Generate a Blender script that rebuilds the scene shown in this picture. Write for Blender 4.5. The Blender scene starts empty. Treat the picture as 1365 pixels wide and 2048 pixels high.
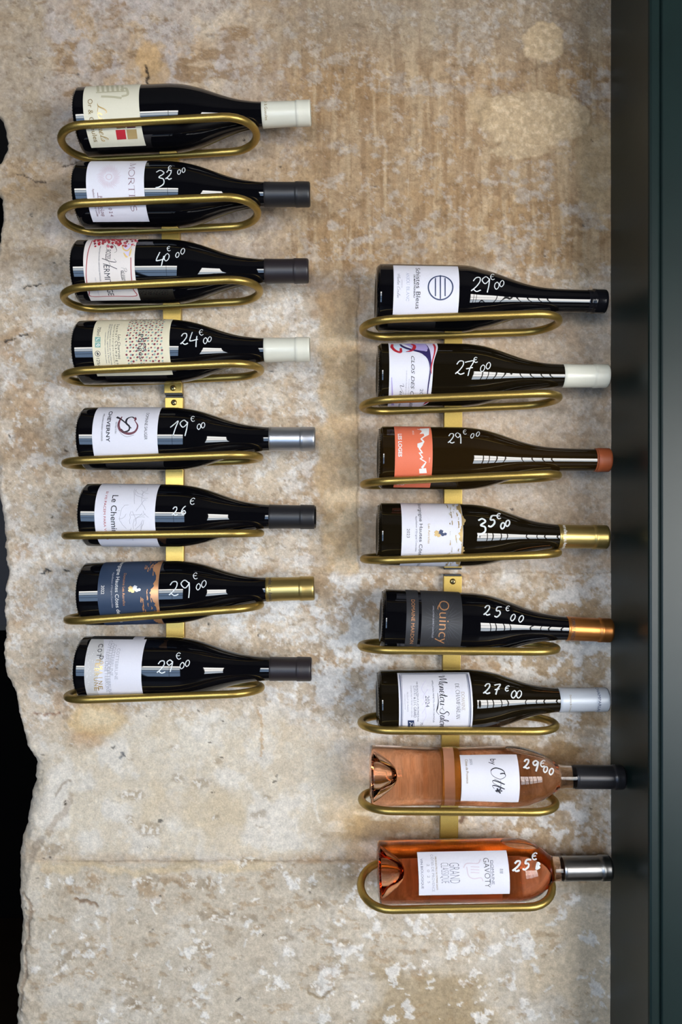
import bpy, bmesh, math, random
import numpy as np

# ------------------------------------------------------------------ camera, world, exposure
F_PX, CX, HY = 1593.0, 682.5, 1060.0      # focal length (px), principal column, horizon row of the 1365x2048 frame
EYE = 1.55                                 # camera height above the floor
CAM_Y = -1.081                             # stone wall face lies at y = 0
sc = bpy.context.scene
cam_d = bpy.data.cameras.new('camera'); cam = bpy.data.objects.new('camera', cam_d)
sc.collection.objects.link(cam)
cam.location = (0, CAM_Y, EYE); cam.rotation_euler = (math.pi/2, 0, 0)
cam_d.sensor_fit = 'VERTICAL'; cam_d.sensor_height = 36.0; cam_d.sensor_width = 24.0
cam_d.lens = 28.0; cam_d.shift_y = (HY-1024)/2048.0; cam_d.clip_start = 0.02
sc.camera = cam
w = bpy.data.worlds.new('world'); sc.world = w; w.use_nodes = True
w.node_tree.nodes['Background'].inputs[0].default_value = (0.75, 0.85, 1.0, 1)
w.node_tree.nodes['Background'].inputs[1].default_value = 0.15
vs = sc.view_settings
vs.view_transform = 'Standard'; vs.look = 'None'; vs.gamma = 1.0; vs.use_curve_mapping = False
vs.exposure = -0.15
WIN_BRIGHT, WIN_DIM, WIN_BLUE = 22.0, 12.0, 5.5      # daylight seen through the shop windows

# ------------------------------------------------------------------ helpers
C = sc.collection
rnd = random.Random(7)
def lin(h):
    if isinstance(h, str):
        v = [int(h[i:i+2], 16)/255 for i in (0, 2, 4)]
        return tuple(c/12.92 if c <= .04045 else ((c+.055)/1.055)**2.4 for c in v)
    return tuple(h)
MATS = {}
def mat(name, col, rough=.5, metal=0., coat=0., spec=None, bump=None, var=None, emis=None):
    if name in MATS: return MATS[name]
    m = bpy.data.materials.new(name); m.use_nodes = True
    nt = m.node_tree; b = nt.nodes['Principled BSDF']
    b.inputs['Base Color'].default_value = (*lin(col), 1)
    b.inputs['Roughness'].default_value = rough; b.inputs['Metallic'].default_value = metal
    b.inputs['Coat Weight'].default_value = coat
    if spec is not None: b.inputs['Specular IOR Level'].default_value = spec
    if emis:
        b.inputs['Emission Color'].default_value = (*lin(emis[0]), 1); b.inputs['Emission Strength'].default_value = emis[1]
    if bump or var:
        tc = nt.nodes.new('ShaderNodeTexCoord')
        n = nt.nodes.new('ShaderNodeTexNoise'); n.inputs['Scale'].default_value = (bump or var)[0]
        n.inputs['Detail'].default_value = 4; nt.links.new(tc.outputs['Object'], n.inputs['Vector'])
        if bump:
            bp = nt.nodes.new('ShaderNodeBump'); bp.inputs['Strength'].default_value = bump[1]; bp.inputs['Distance'].default_value = bump[2]
            nt.links.new(n.outputs['Fac'], bp.inputs['Height']); nt.links.new(bp.outputs['Normal'], b.inputs['Normal'])
        if var:
            mx = nt.nodes.new('ShaderNodeMix'); mx.data_type = 'RGBA'
            c = lin(col); k = var[1]
            mx.inputs['A'].default_value = (*[x*(1-k) for x in c], 1); mx.inputs['B'].default_value = (*[min(1, x*(1+k)) for x in c], 1)
            nt.links.new(n.outputs['Fac'], mx.inputs['Factor']); nt.links.new(mx.outputs['Result'], b.inputs['Base Color'])
    MATS[name] = m
    return m
def mesh_obj(name, verts, faces, m, parent=None, smooth=True):
    me = bpy.data.meshes.new(name); me.from_pydata([tuple(v) for v in verts], [], faces); me.validate()
    if m: me.materials.append(m)
    if smooth: me.polygons.foreach_set('use_smooth', [True]*len(me.polygons))
    me.update()
    o = bpy.data.objects.new(name, me); C.objects.link(o)
    if parent: o.parent = parent
    return o
def empty(name, loc, rot=(0, 0, 0)):
    o = bpy.data.objects.new(name, None); C.objects.link(o); o.location = loc; o.rotation_euler = rot
    o.empty_display_size = .03
    return o
def tag(o, label=None, cat=None, group=None, kind=None):
    if label: o['label'] = label
    if cat: o['category'] = cat
    if group: o['group'] = group
    if kind: o['kind'] = kind
    return o
def box_mesh(bm, x0, x1, y0, y1, z0, z1):
    vs_ = [bm.verts.new((x, y, z)) for x in (x0, x1) for y in (y0, y1) for z in (z0, z1)]
    for f in ((0,1,3,2),(4,6,7,5),(0,4,5,1),(2,3,7,6),(0,2,6,4),(1,5,7,3)): bm.faces.new([vs_[i] for i in f])
def box(name, b, m, parent=None, bevel=0.):
    bm = bmesh.new(); box_mesh(bm, *b)
    bmesh.ops.recalc_face_normals(bm, faces=bm.faces)
    if bevel: bmesh.ops.bevel(bm, geom=list(bm.edges), offset=bevel, segments=2, affect='EDGES', profile=.5)
    me = bpy.data.meshes.new(name); bm.to_mesh(me); bm.free(); me.materials.append(m)
    o = bpy.data.objects.new(name, me); C.objects.link(o)
    if parent: o.parent = parent
    return o
def tube(pts, r, n=12, closed=False, caps=True):
    P = np.array(pts, float); N = len(P)
    T = np.roll(P, -1, 0)-np.roll(P, 1, 0)
    if not closed: T[0] = P[1]-P[0]; T[-1] = P[-1]-P[-2]
    T /= np.linalg.norm(T, axis=1)[:, None]
    verts = []; faces = []
    ref = np.array([0, 0, 1.]) if abs(T[0][2]) < .9 else np.array([1., 0, 0])
    rr = r if hasattr(r, '__len__') else [r]*N
    for i in range(N):
        a = np.cross(T[i], ref); a /= np.linalg.norm(a); b = np.cross(a, T[i]); ref = b
        for k in range(n):
            t = 2*math.pi*k/n; verts.append(P[i]+rr[i]*(math.cos(t)*a+math.sin(t)*b))
    M = N if closed else N-1
    for i in range(M):
        j = (i+1) % N
        for k in range(n):
            l = (k+1) % n; faces.append((i*n+k, i*n+l, j*n+l, j*n+k))
    if not closed and caps:
        faces.append(tuple(range(n))[::-1]); faces.append(tuple((N-1)*n+k for k in range(n)))
    return verts, faces
def crom(pts, n=8):
    P = [np.array(p, float) for p in pts]; P = [2*P[0]-P[1]]+P+[2*P[-1]-P[-2]]; out = []
    for i in range(1, len(P)-2):
        for k in range(n):
            t = k/n; a, b, c, d = P[i-1], P[i], P[i+1], P[i+2]
            out.append(.5*((2*b)+(c-a)*t+(2*a-5*b+4*c-d)*t*t+(3*b-a-3*c+d)*t**3))
    out.append(P[-2]); return out

# numpy noise ------------------------------------------------------------------
def _h(ix, iy, s):
    n = (ix.astype(np.int64)*374761393+iy.astype(np.int64)*668265263+s*974634777) & 0xffffffff
    n = ((n ^ (n >> 13))*1274126177) & 0xffffffff
    n = ((n ^ (n >> 15))*2246822519) & 0xffffffff
    return ((n ^ (n >> 16)) & 0xffff)/65535.0
def vnoise(x, y, s=0):
    ix = np.floor(x); iy = np.floor(y); fx = x-ix; fy = y-iy
    fx = fx*fx*fx*(fx*(fx*6-15)+10); fy = fy*fy*fy*(fy*(fy*6-15)+10)
    a = _h(ix, iy, s); b = _h(ix+1, iy, s); c = _h(ix, iy+1, s); d = _h(ix+1, iy+1, s)
    return (a*(1-fx)+b*fx)*(1-fy)+(c*(1-fx)+d*fx)*fy
def fbm(x, y, s=0, o=5, g=.5):
    t = np.zeros_like(x); a = 1.; n = 0.
    for i in range(o):
        t += a*vnoise(x, y, s+i*17); n += a; a *= g
        x, y = 1.97*x*.8-1.97*y*.6+11.3, 1.97*x*.6+1.97*y*.8+4.7
    return t/n
def sstep(a, b, x):
    t = np.clip((x-a)/(b-a), 0, 1); return t*t*(3-2*t)

# ------------------------------------------------------------------ room shell
FLOOR, CEIL = 0.0, 2.95
YF = -2.35                # inner face of the shop front behind the camera
X_RET = 0.3665            # face of the dark painted return right of the stone
m_floor = mat('floor wood', '2c2119', .35, var=(9, .4))
m_plain = mat('dark plaster', '3a3632', .8, bump=(40, .2, .002))
m_ceil = mat('ceiling paint', '4a4744', .8, bump=(30, .1, .002))
m_void = mat('unlit back room', '080707', .9, spec=.1, bump=(20, .2, .002))  # near-black colour puts the back room's darkness into its walls
def struct(o): o['kind'] = 'structure'; return o
struct(box('floor', (-3.2, 4.3, YF-.1, 2.2, -.1, FLOOR), m_floor))
struct(box('ceiling', (-3.2, 4.3, YF-.1, 2.2, CEIL, CEIL+.1), m_ceil))
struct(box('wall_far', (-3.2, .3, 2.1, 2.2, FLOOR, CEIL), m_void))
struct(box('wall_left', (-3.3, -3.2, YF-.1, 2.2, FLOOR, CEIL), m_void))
struct(box('wall_right', (4.3, 4.4, YF-.1, .3, FLOOR, CEIL), m_plain))

# green joinery to the right: deep return, bead, quirk and flat board, one moulded section
def joinery():
    m = mat('dark green gloss paint', '10201f', .38, spec=.33, bump=(25, .12, .0012), var=(14, .18))
    p = [(X_RET, .05), (X_RET, -.1305), (X_RET+.0012, -.1330), (X_RET+.0035, -.1342), (X_RET+.0105, -.1342), (X_RET+.0122, -.1335),
         (X_RET+.0128, -.1310), (X_RET+.0136, -.1302), (X_RET+.0146, -.1310), (X_RET+.0152, -.1330), (X_RET+.0168, -.1340),
         (X_RET+.075, -.1340), (X_RET+.0765, -.1300), (X_RET+.085, -.1230), (X_RET+.09, -.1150), (X_RET+.40, -.1150), (X_RET+.40, .05)]
    v = []; f = []; n = len(p)
    for z in (FLOOR, CEIL): v += [(x, y, z) for x, y in p]
    for i in range(n): j = (i+1) % n; f.append((i, j, n+j, n+i))
    f.append(tuple(range(n))[::-1]); f.append(tuple(range(n, 2*n)))
    o = mesh_obj('trim_1', v, f, m, smooth=False)
    o['label'] = 'dark green painted door frame with a beaded edge right of the stone wall'
    bm = bmesh.new(); bm.from_mesh(o.data); bmesh.ops.recalc_face_normals(bm, faces=bm.faces); bm.to_mesh(o.data); bm.free()
    struct(o)
    struct(box('wall_back_right', (X_RET+.40, 4.3, -.08, .05, FLOOR, CEIL), m_plain))
joinery()

# shop front behind the camera: two glazed openings in a dark wall
def shopfront():
    m_fr = mat('window frame paint', '1c2224', .4)
    def lit(name, c, s): return mat(name, '101010', .3, emis=(c, s))
    m_hi = lit('daylit glass', (1., .98, .95), WIN_BRIGHT); m_mid = lit('daylit glass dim', (.80, .90, 1.), WIN_DIM)
    m_lo = lit('daylit glass blue', (.45, .66, 1.), WIN_BLUE)
    W = [(.98, 3.5, EYE-.92, EYE+.40), (-1.35, .02, EYE-1.05, EYE+.52)]
    bm = bmesh.new(); y0, y1 = YF-.1, YF
    xs = sorted([-3.2, 4.3]+[v for q in W for v in q[:2]])
    for x0, x1 in zip(xs[:-1], xs[1:]):
        q = [q for q in W if q[0] <= x0 and q[1] >= x1]
        if q: box_mesh(bm, x0, x1, y0, y1, FLOOR, q[0][2]); box_mesh(bm, x0, x1, y0, y1, q[0][3], CEIL)
        else: box_mesh(bm, x0, x1, y0, y1, FLOOR, CEIL)
    bmesh.ops.recalc_face_normals(bm, faces=bm.faces)
    me = bpy.data.meshes.new('wall_front'); bm.to_mesh(me); bm.free(); me.materials.append(m_plain)
    o = bpy.data.objects.new('wall_front', me); C.objects.link(o); struct(o)
    def win(name, W, xs, zs, pick):
        root = struct(empty(name, ((W[0]+W[1])/2, YF-.05, W[2])))
        lx, lz = (W[0]+W[1])/2, W[2]; g = .020
        for i in range(len(xs)-1):
            for j in range(len(zs)-1):
                box('pane', (xs[i]+g-lx, xs[i+1]-g-lx, -.006, .0, zs[j]+g-lz, zs[j+1]-g-lz), pick(i, j), root)
        for i, x in enumerate(xs):
            e = (g if 0 < i < len(xs)-1 else .03); box('mullion', (x-e-lx, x+e-lx, -.03, .04, 0, W[3]-W[2]), m_fr, root)
        for i, z in enumerate(zs): box('transom', (W[0]-lx, W[1]-lx, -.025, .035, z-g-lz, z+g-lz), m_fr, root)
    win('window_1', W[0], [.98, 1.36, 1.72, 2.2, 2.75, 3.5], [W[0][2], EYE-.42, EYE-.05, W[0][3]], lambda i, j: (m_mid, m_hi, m_hi)[j])
    win('window_2', W[1], [-1.35, -.85, -.40, .02], [W[1][2], EYE-.45, EYE-.08, EYE+.28, W[1][3]], lambda i, j: (m_lo, m_lo, m_mid, m_hi)[j])
shopfront()

# ------------------------------------------------------------------ stone wall (5 big blocks, chipped left edge)
WS = F_PX/(-CAM_Y)          # px per metre on the wall face
def wx(px): return (px-CX)/WS
def wz(py): return EYE+(HY-py)/WS
EDGE = [(-1000, -60), (-200, -55), (60, -40), (150, -26), (215, -14), (236, -2), (262, 8), (296, 12), (318, 2), (335, -10), (380, -14), (396, 1), (430, 2), (455, -3), (520, -12),
        (700, -14), (900, -12), (985, -6), (1030, 0), (1075, 4), (1120, 8), (1142, 12), (1165, 10), (1200, 7), (1260, 6), (1320, 4), (1345, 6), (1362, 16), (1385, 29), (1430, 37),
        (1460, 43), (1495, 49), (1520, 61), (1535, 65), (1560, 62), (1590, 54), (1640, 47), (1690, 34), (1718, 28), (1735, 29), (1770, 29), (1830, 31), (1880, 32), (1930, 28),
        (1975, 26), (2020, 24), (2100, 22), (2400, 30), (3400, 20)]
def wall():
    step = 2.5
    ys = np.concatenate([np.arange(-935, -100, 8), np.arange(-100, 2150, step), np.arange(2150, 3345, 8), [3345.]])
    ex, ev = zip(*EDGE)
    L = np.interp(ys, ex, ev)
    L = L+(fbm(ys/14, ys*0+3, 5, 4)-.5)*7
    ncol = 492
    t = np.linspace(0, 1, ncol); t = t*.92+.08*t*t
    XR = CX+X_RET*WS
    X = L[:, None]+(XR+1-L[:, None])*t[None, :]
    Y = np.repeat(ys[:, None], ncol, 1)
    # ---- fields
    wxn = X+(fbm(X/46, Y/46, 61, 4)-.5)*44; wyn = Y+(fbm(X/46+9, Y/46+5, 71, 4)-.5)*44
    fx = X+(fbm(X/15, Y/15, 81, 3)-.5)*14; fy = Y+(fbm(X/15+3, Y/15+8, 91, 3)-.5)*14
    nA = fbm(X/170, Y/170, 1, 5); nB = fbm(X/58, Y/58, 2, 6, .58); nC = fbm(X/22, Y/22, 3, 5, .6); nD = fbm(X/7, Y/7, 4, 3, .6)
    nV = fbm(X/9, Y/170, 6, 4); nW = fbm(X/75, Y/30, 7, 6, .6); nF = fbm(X/34, Y/34, 8, 6, .62); nG = fbm(X/42+31, Y/30+7, 9, 6, .62)
    def blob(cx, cy, rx, ry, soft=.25, fine=False):
        xx, yy = (fx, fy) if fine else (wxn, wyn)
        d = np.sqrt(((xx-cx)/rx)**2+((yy-cy)/ry)**2); return 1-sstep(1-soft, 1+soft, d)
    def rect(x0, x1, y0, y1, s=14):
        return sstep(x0-s, x0+s, wxn)*(1-sstep(x1-s, x1+s, wxn))*sstep(y0-s, y0+s, wyn)*(1-sstep(y1-s, y1+s, wyn))
    col = np.zeros(X.shape+(3,)); hgt = np.zeros(X.shape)
    def K(c):
        v = np.array(lin(c)); l = v@np.array([.25, .6, .15]); return v*.86+l*.14
    def put(c, m):
        nonlocal col
        m = np.clip(m, 0, 1)[..., None]; col = col*(1-m)+K(c)*m
    put('c6b196', np.ones_like(X))
    put('b2926c', sstep(.46, .66, nA)*.8)
    put('cbb79c', sstep(.52, .7, fbm(X/90+4, Y/90, 21, 5))*.8)
    hgt += (nA-.5)*5+(nB-.5)*2.4+(nC-.5)*1.2
    # top block: brushed tan, greyer at the left
    top = 1-sstep(520, 580, wyn)
    tan = top*sstep(420, 620, X+140*(nB-.5))
    put('9c7848', tan*.72); put('82603a', tan*sstep(.5, .68, nV)*.45); put('bda27c', tan*sstep(.56, .72, fbm(X/10+5, Y/120, 33, 4))*.6)
    put('87663f', tan*sstep(.55, .68, nF)*.55)
    put('a8998a', tan*sstep(.58, .66, nG)*.55)
    put('8f8474', tan*(1-sstep(40, 170, Y))*.5)
    tl = top*(1-sstep(420, 640, X+140*(nB-.5)))
    put('a69890', tl*.55*sstep(.35, .55, nB)); put('8b6a42', tl*sstep(.58, .68, nW)*.75); put('b9aca4', tl*sstep(.56, .66, nF)*.7)
    put('a99478', tl*(1-sstep(70, 120, wxn))*.7)
    put('b08f63', rect(-80, 640, 318, 420, 25)*.55)
    nL = fbm(X/12, Y/12, 131, 5, .68); nM = fbm(X/12+40, Y/10+9, 141, 5, .68)
    put('bdb1a4', top*sstep(.60, .68, nL+.45*(nG-.5)+.2*(nA-.5))*.42); put('75593a', top*sstep(.60, .70, nM)*.4)
    # plaster repairs
    for a in ((1062, 240, 98, 58), (1010, 232, 50, 44), (1130, 238, 52, 40), (1088, 84, 42, 40), (1040, 300, 62, 14)):
        b = blob(*a, soft=.07, fine=True); put('bfa37b', b*.9); hgt += b*1.6; put('d3bd9a', b*sstep(.55, .7, nD)*.4)
    b = blob(1190, 330, 42, 95, .25); put('b3986f', b*.7)
    b = blob(962, 215, 24, 34, .2, True); put('b79a70', b*.8)
    put('c19a64', blob(296, 118, 24, 34, .15, True)*.8); put('b79361', blob(318, 145, 22, 28, .2, True)*.7)
    # middle blocks: chalky and mottled
    mid = sstep(520, 580, wyn)*(1-sstep(1690, 1740, Y))
    put('cdbda8', mid*sstep(.47, .6, nB)*.75); put('b5916a', mid*sstep(.56, .68, fbm(X/64+8, Y/64+3, 41, 6, .6))*.62)
    put('d6cec4', mid*sstep(.56, .64, nF)*.65)
    put('ab967f', mid*sstep(.58, .68, nG)*.5)
    put('ded8cf', mid*sstep(.57, .66, nL+.25*(nB-.5))*.6); put('947a5c', mid*sstep(.60, .69, nM+.2*(nA-.5))*.55); hgt += sstep(.57, .66, nL)*.5*mid
    # vertical mortar strip between the two upper-middle blocks
    mo = rect(640, 717, 575, 1146, 9); put('c7a577', mo*.9); put('d6bf9b', mo*sstep(.48, .62, nC)*.5); hgt += mo*1.8*sstep(620, 700, X)
    rp = sstep(717, 724, wxn)*sstep(560, 600, Y)*(1-sstep(1130, 1150, Y)); put('b39a80', rp*.6)
    put('b68d5e', blob(680, 600, 60, 40, .5)*.6); put('a88c72', blob(620, 560, 60, 20, .5)*.6)
    # white flaking zone
    fl = np.clip(blob(640, 1300, 170, 130, .6)+blob(1120, 1300, 150, 150, .6)+blob(1080, 1660, 110, 130, .6)+blob(400, 1470, 130, 55, .5)+blob(560, 1200, 140, 60, .5)+blob(960, 1430, 240, 60, .5), 0, 1)
    put('a8895f', fl*.55*sstep(700, 900, X)); a = fl*sstep(.47, .55, .55*nF+.45*fbm(X/17, Y/17, 58, 5, .65)+.10*(nD-.5)); put('dcd7d0', a*.85); hgt += a*.8
    # smooth cream field
    cr = blob(400, 1590, 400, 165, .3)*(1-sstep(1700, 1724, Y))
    put('d3c5ac', cr*.8); put('dad2c6', cr*sstep(.48, .64, nB)*.6); put('cbb48f', cr*sstep(.58, .72, fbm(X/110, Y/150, 45, 4))*.6)
    hgt = hgt*(1-.55*cr)
    put('cfae78', blob(188, 1440, 62, 38, .2)*.8); put('dcc8a2', blob(200, 1436, 40, 18, .4)*.6); put('b98a55', blob(170, 1480, 36, 16, .4)*.5)
    # brown streaks around the pink bottles
    br = np.clip(blob(760, 1650, 110, 36, .6)+blob(1090, 1580, 140, 40, .5)+blob(1150, 1530, 90, 90, .5), 0, 1)
    put('93703f', br*sstep(.42, .58, nW)*.8)
    put('d8b070', blob(700, 1630, 40, 90, .6)*.4)
    # lowest block: grey-beige with flakes
    low = sstep(1724, 1732, Y+4*(nC-.5))
    put('c3b59f', low*.85); put('ab977c', low*sstep(.57, .68, nG)*.5); put('d0c6b6', low*sstep(.52, .66, nB)*.5)
    lr = low*sstep(560, 800, X); put('a08558', lr*sstep(.40, .6, nA+.3*(nB-.5))*.7)
    b = blob(1085, 1850, 60, 50, .3)+blob(1110, 1950, 70, 50, .3)+blob(1190, 2000, 60, 120, .3)+blob(1180, 1860, 50, 70, .4); put('cdb898', np.clip(b, 0, 1)*low*.8)
    a = low*sstep(.60, .635, nF-.10*(1-sstep(380, 800, X))+.06*(nD-.5)+.03*(nC-.5)); put('ddd6cc', a*.85); hgt += a*.7
    a = low*sstep(.66, .70, fbm(X/30+50, Y/16, 52, 5, .6)); put('a5855c', a*.5); hgt -= a*.6
    put('cdb48a', rect(70, 560, 1727, 1743, 6)*.7); put('a48763', rect(120, 420, 1752, 1790, 12)*sstep(.5, .6, nC)*.8)
    hgt = hgt-low*1.2
    # joints
    def joint(yc, x0, x1, wd, dp, wob):
        c = yc+(fbm(X/30, X*0+yc, 3, 4)-.5)*wob
        return np.exp(-((Y-c)/wd)**2)*sstep(x0-10, x0+20, X)*(1-sstep(x1-20, x1+10, X))*dp
    for a in ((1724, 60, 1300, 1.6, 1.7, 7), (1724, 60, 1300, 6, .8, 7), (1147, 560, 1300, 1.8, 1.6, 10), (1140, -60, 420, 3, 1.1, 24), (568, -60, 420, 4, 1.0, 26), (552, 580, 1300, 3, 1.0, 22)):
        j = joint(*a); hgt -= j; put('7d674d', np.clip(j*.20, 0, .5)*sstep(.3, .55, fbm(X/18, Y/18, 15, 3)))
    j = np.exp(-((X-(717+(fbm(Y/30, Y*0, 13, 4)-.5)*9))/2.2)**2)*sstep(560, 580, Y)*(1-sstep(1130, 1146, Y)); hgt -= j*1.6; put('7c664d', j*.4)
    # cracks, pits and drips
    gx = X+(fbm(X/9, Y/9, 101, 3)-.5)*11; gy = Y+(fbm(X/9+5, Y/9+2, 111, 3)-.5)*11
    def crack(pts, wd, c, st=.9, dp=2.):
        nonlocal hgt
        P = crom(pts, 5); d = np.full(X.shape, 1e9)
        x0 = min(p[0] for p in P)-12; x1 = max(p[0] for p in P)+12; y0 = min(p[1] for p in P)-12; y1 = max(p[1] for p in P)+12
        r0 = np.searchsorted(ys, y0); r1 = np.searchsorted(ys, y1)
        if r1 <= r0: return
        xx = gx[r0:r1]; yy = gy[r0:r1]; dd = np.full(xx.shape, 1e9)
        for p, q in zip(P[:-1], P[1:]):
            v = q-p; tt = np.clip(((xx-p[0])*v[0]+(yy-p[1])*v[1])/max(1e-6, v@v), 0, 1)
            dd = np.minimum(dd, np.hypot(xx-p[0]-tt*v[0], yy-p[1]-tt*v[1]))
        m = 1-sstep(wd*.5, wd*1.3, dd+2.0*(nD[r0:r1]-.5)); hgt[r0:r1] -= m*dp
        col[r0:r1] = col[r0:r1]*(1-(m*st)[..., None])+K(c)*(m*st)[..., None]
    crack([(291, 133), (295, 146), (294, 158), (297, 170)], 3, '1d1612')
    crack([(35, 350), (52, 352), (70, 362), (90, 363)], 1.5, '5a4a3a'); crack([(126, 334), (140, 328), (162, 322)], 1.5, '4a3c30')
    crack([(48, 576), (64, 570), (80, 568)], 2, '2a2624'); crack([(12, 681), (30, 678)], 2.5, '2a2624'); crack([(40, 672), (54, 670)], 2, '3a342e')
    crack([(80, 1150), (92, 1143), (100, 1142)], 2.5, '22262e'); crack([(128, 1144), (136, 1143)], 2.5, '2b2622')
    crack([(68, 1426), (84, 1429), (118, 1428)], 2, '8a5a3a', .7); crack([(240, 1515), (243, 1505), (247, 1512)], 3, '474b55', .8)
    crack([(148, 1800), (160, 1802), (175, 1803), (195, 1812)], 4, '7d5c3c', .8); crack([(615, 1985), (640, 1996), (668, 1980)], 3, '8f7650', .7, 1)
    crack([(518, 1420), (524, 1460), (525, 1512)], 2.5, 'b58a50', .6, 0); crack([(626, 1582), (630, 1610), (640, 1645)], 3, 'dcd3c4', .7, 0)
    crack([(218, 1790), (217, 1860), (219, 1915)], 4, 'd2c8ba', .5, 0); crack([(228, 1980), (226, 2020), (224, 2050)], 4, 'd2c8ba', .5, 0)
    crack([(142, 1590), (128, 1625), (112, 1640), (95, 1668)], 7, '8a6a45', .42, .8); crack([(80, 1680), (66, 1705), (60, 1725)], 9, '6a5c50', .5, .8); crack([(140, 1560), (122, 1575), (110, 1590)], 3, '7a5f42', .5, 1)
    crack([(42, 1790), (58, 1805), (60, 1835), (52, 1850), (54, 1880), (47, 1905), (50, 1945), (40, 1990), (34, 2030)], 3.5, '7a5432', .7, 1.4)
    crack([(920, 1640), (928, 1636), (924, 1644)], 5, '6e4a34', .8, .5)
    rs = np.random.RandomState(3)
    for _ in range(130):
        px, py = rs.uniform(0, 1215), rs.uniform(0, 2048)
        if px > 560 and rs.rand() < .65: continue
        l = rs.uniform(1, 6); a = rs.uniform(-.6, .6); crack([(px, py), (px+l*math.cos(a), py+l*math.sin(a))], rs.uniform(.7, 2.0), ('2c2a2c', '3d3128', '5c5650')[rs.randint(3)], .85, 1.5)
    for _ in range(48):      # brown eroded hollows with pale crumbs
        px, py = (rs.uniform(70, 720), rs.uniform(1480, 2048)); rx = rs.uniform(6, 26); ry = rx*rs.uniform(.35, .7)
        if py < 1720 and rs.rand() < .55: rx *= .5; ry *= .5
        b = blob(px, py, rx, ry, .35, True); put('9d8668', b*.55); hgt -= b*.9; put('ddd5c8', b*sstep(.56, .66, nD)*.8)
    for _ in range(46):
        px, py = rs.uniform(60, 1200), rs.uniform(1770, 2048)
        l = rs.uniform(4, 18); a = rs.uniform(-1.2, 1.2); crack([(px, py), (px+l*math.cos(a), py+l*math.sin(a))], rs.uniform(2, 5), 'e0dad0', .8, -.6)
    # chipped, rounded left arris
    d = (X-L[:, None])/WS*1000                       # mm from the edge
    lo = sstep(1440, 1540, Y); R = 9+15*lo+(fbm(Y/60, Y*0, 77, 3)-.5)*10
    q = np.clip(1-d/R, 0, 1); hgt -= (1-np.sqrt(np.clip(1-q*q, 0, 1)))*R*1.0
    chip = np.clip(1-d/(R*1.5), 0, 1); put('cdb99e', chip*.6); hgt += (nC-.5)*6*chip+(nB-.5)*10*chip
    dv = (nD-.5)[..., None]; col *= 1+.40*dv*(1-.5*cr[..., None])+.22*(nC-.5)[..., None]
    # ---- geometry: columns of the front + the flank running back
    Zs = EYE+(HY-Y)/WS; Xs = (X-CX)/WS; Yd = -hgt/1000
    back = [.03, .07, .14, .24]
    Xb = np.stack([Xs[:, 0]+b*(.02)+.004*(fbm(ys/25, ys*0+b*40, 19, 3)-.5) for b in back][::-1], 1)
    Yb = np.stack([Yd[:, 0]+b for b in back][::-1], 1)
    Xs = np.concatenate([Xb, Xs], 1); Yd = np.concatenate([Yb, Yd], 1); Zs = np.concatenate([np.repeat(Zs[:, :1], len(back), 1), Zs], 1)
    col = np.concatenate([np.repeat(col[:, :1], len(back), 1)*.9, col], 1)
    PX = np.concatenate([np.repeat(X[:, :1], len(back), 1), X], 1); PY = np.concatenate([np.repeat(Y[:, :1], len(back), 1), Y], 1)
    nr, nc = Xs.shape
    # material: baked wear colours + fine grain
    m = bpy.data.materials.new('weathered limestone'); m.use_nodes = True; nt = m.node_tree; b = nt.nodes['Principled BSDF']
    b.inputs['Roughness'].default_value = .88; b.inputs['Specular IOR Level'].default_value = .25
    at = nt.nodes.new('ShaderNodeAttribute'); at.attribute_name = 'wear'
    tc = nt.nodes.new('ShaderNodeTexCoord')
    n1 = nt.nodes.new('ShaderNodeTexNoise'); n1.inputs['Scale'].default_value = 420; n1.inputs['Detail'].default_value = 5; n1.inputs['Roughness'].default_value = .7
    n2 = nt.nodes.new('ShaderNodeTexNoise'); n2.inputs['Scale'].default_value = 130; n2.inputs['Detail'].default_value = 6; n2.inputs['Roughness'].default_value = .7
    for n in (n1, n2): nt.links.new(tc.outputs['Object'], n.inputs['Vector'])
    mr = nt.nodes.new('ShaderNodeMapRange'); mr.inputs['From Min'].default_value = .3; mr.inputs['From Max'].default_value = .7; mr.inputs['To Min'].default_value = .66; mr.inputs['To Max'].default_value = 1.30
    ad = nt.nodes.new('ShaderNodeMath'); ad.operation = 'MULTIPLY_ADD'; ad.inputs[1].default_value = .5
    hf = nt.nodes.new('ShaderNodeMath'); hf.operation = 'MULTIPLY'; hf.inputs[1].default_value = .5
    nt.links.new(n1.outputs['Fac'], hf.inputs[0]); nt.links.new(n2.outputs['Fac'], ad.inputs[0]); nt.links.new(hf.outputs[0], ad.inputs[2])
    nt.links.new(ad.outputs[0], mr.inputs['Value'])
    vm = nt.nodes.new('ShaderNodeVectorMath'); vm.operation = 'SCALE'
    nt.links.new(at.outputs['Color'], vm.inputs[0]); nt.links.new(mr.outputs[0], vm.inputs['Scale']); nt.links.new(vm.outputs[0], b.inputs['Base Color'])
    bp = nt.nodes.new('ShaderNodeBump'); bp.inputs['Strength'].default_value = .55; bp.inputs['Distance'].default_value = .0016
    nt.links.new(ad.outputs[0], bp.inputs['Height']); nt.links.new(bp.outputs['Normal'], b.inputs['Normal'])
    # ---- split the quads into blocks
    cxq = .25*(PX[:-1, :-1]+PX[1:, :-1]+PX[:-1, 1:]+PX[1:, 1:]); cyq = .25*(PY[:-1, :-1]+PY[1:, :-1]+PY[:-1, 1:]+PY[1:, 1:])
    j1 = 1724+(fbm(cxq/30, cxq*0+1724, 3, 4)-.5)*7; j2 = 1147+(fbm(cxq/30, cxq*0+1147, 3, 4)-.5)*10; j3 = 558+(fbm(cxq/30, cxq*0+552, 3, 4)-.5)*22
    jv = 717+(fbm(cyq/30, cyq*0, 13, 4)-.5)*9
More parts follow.
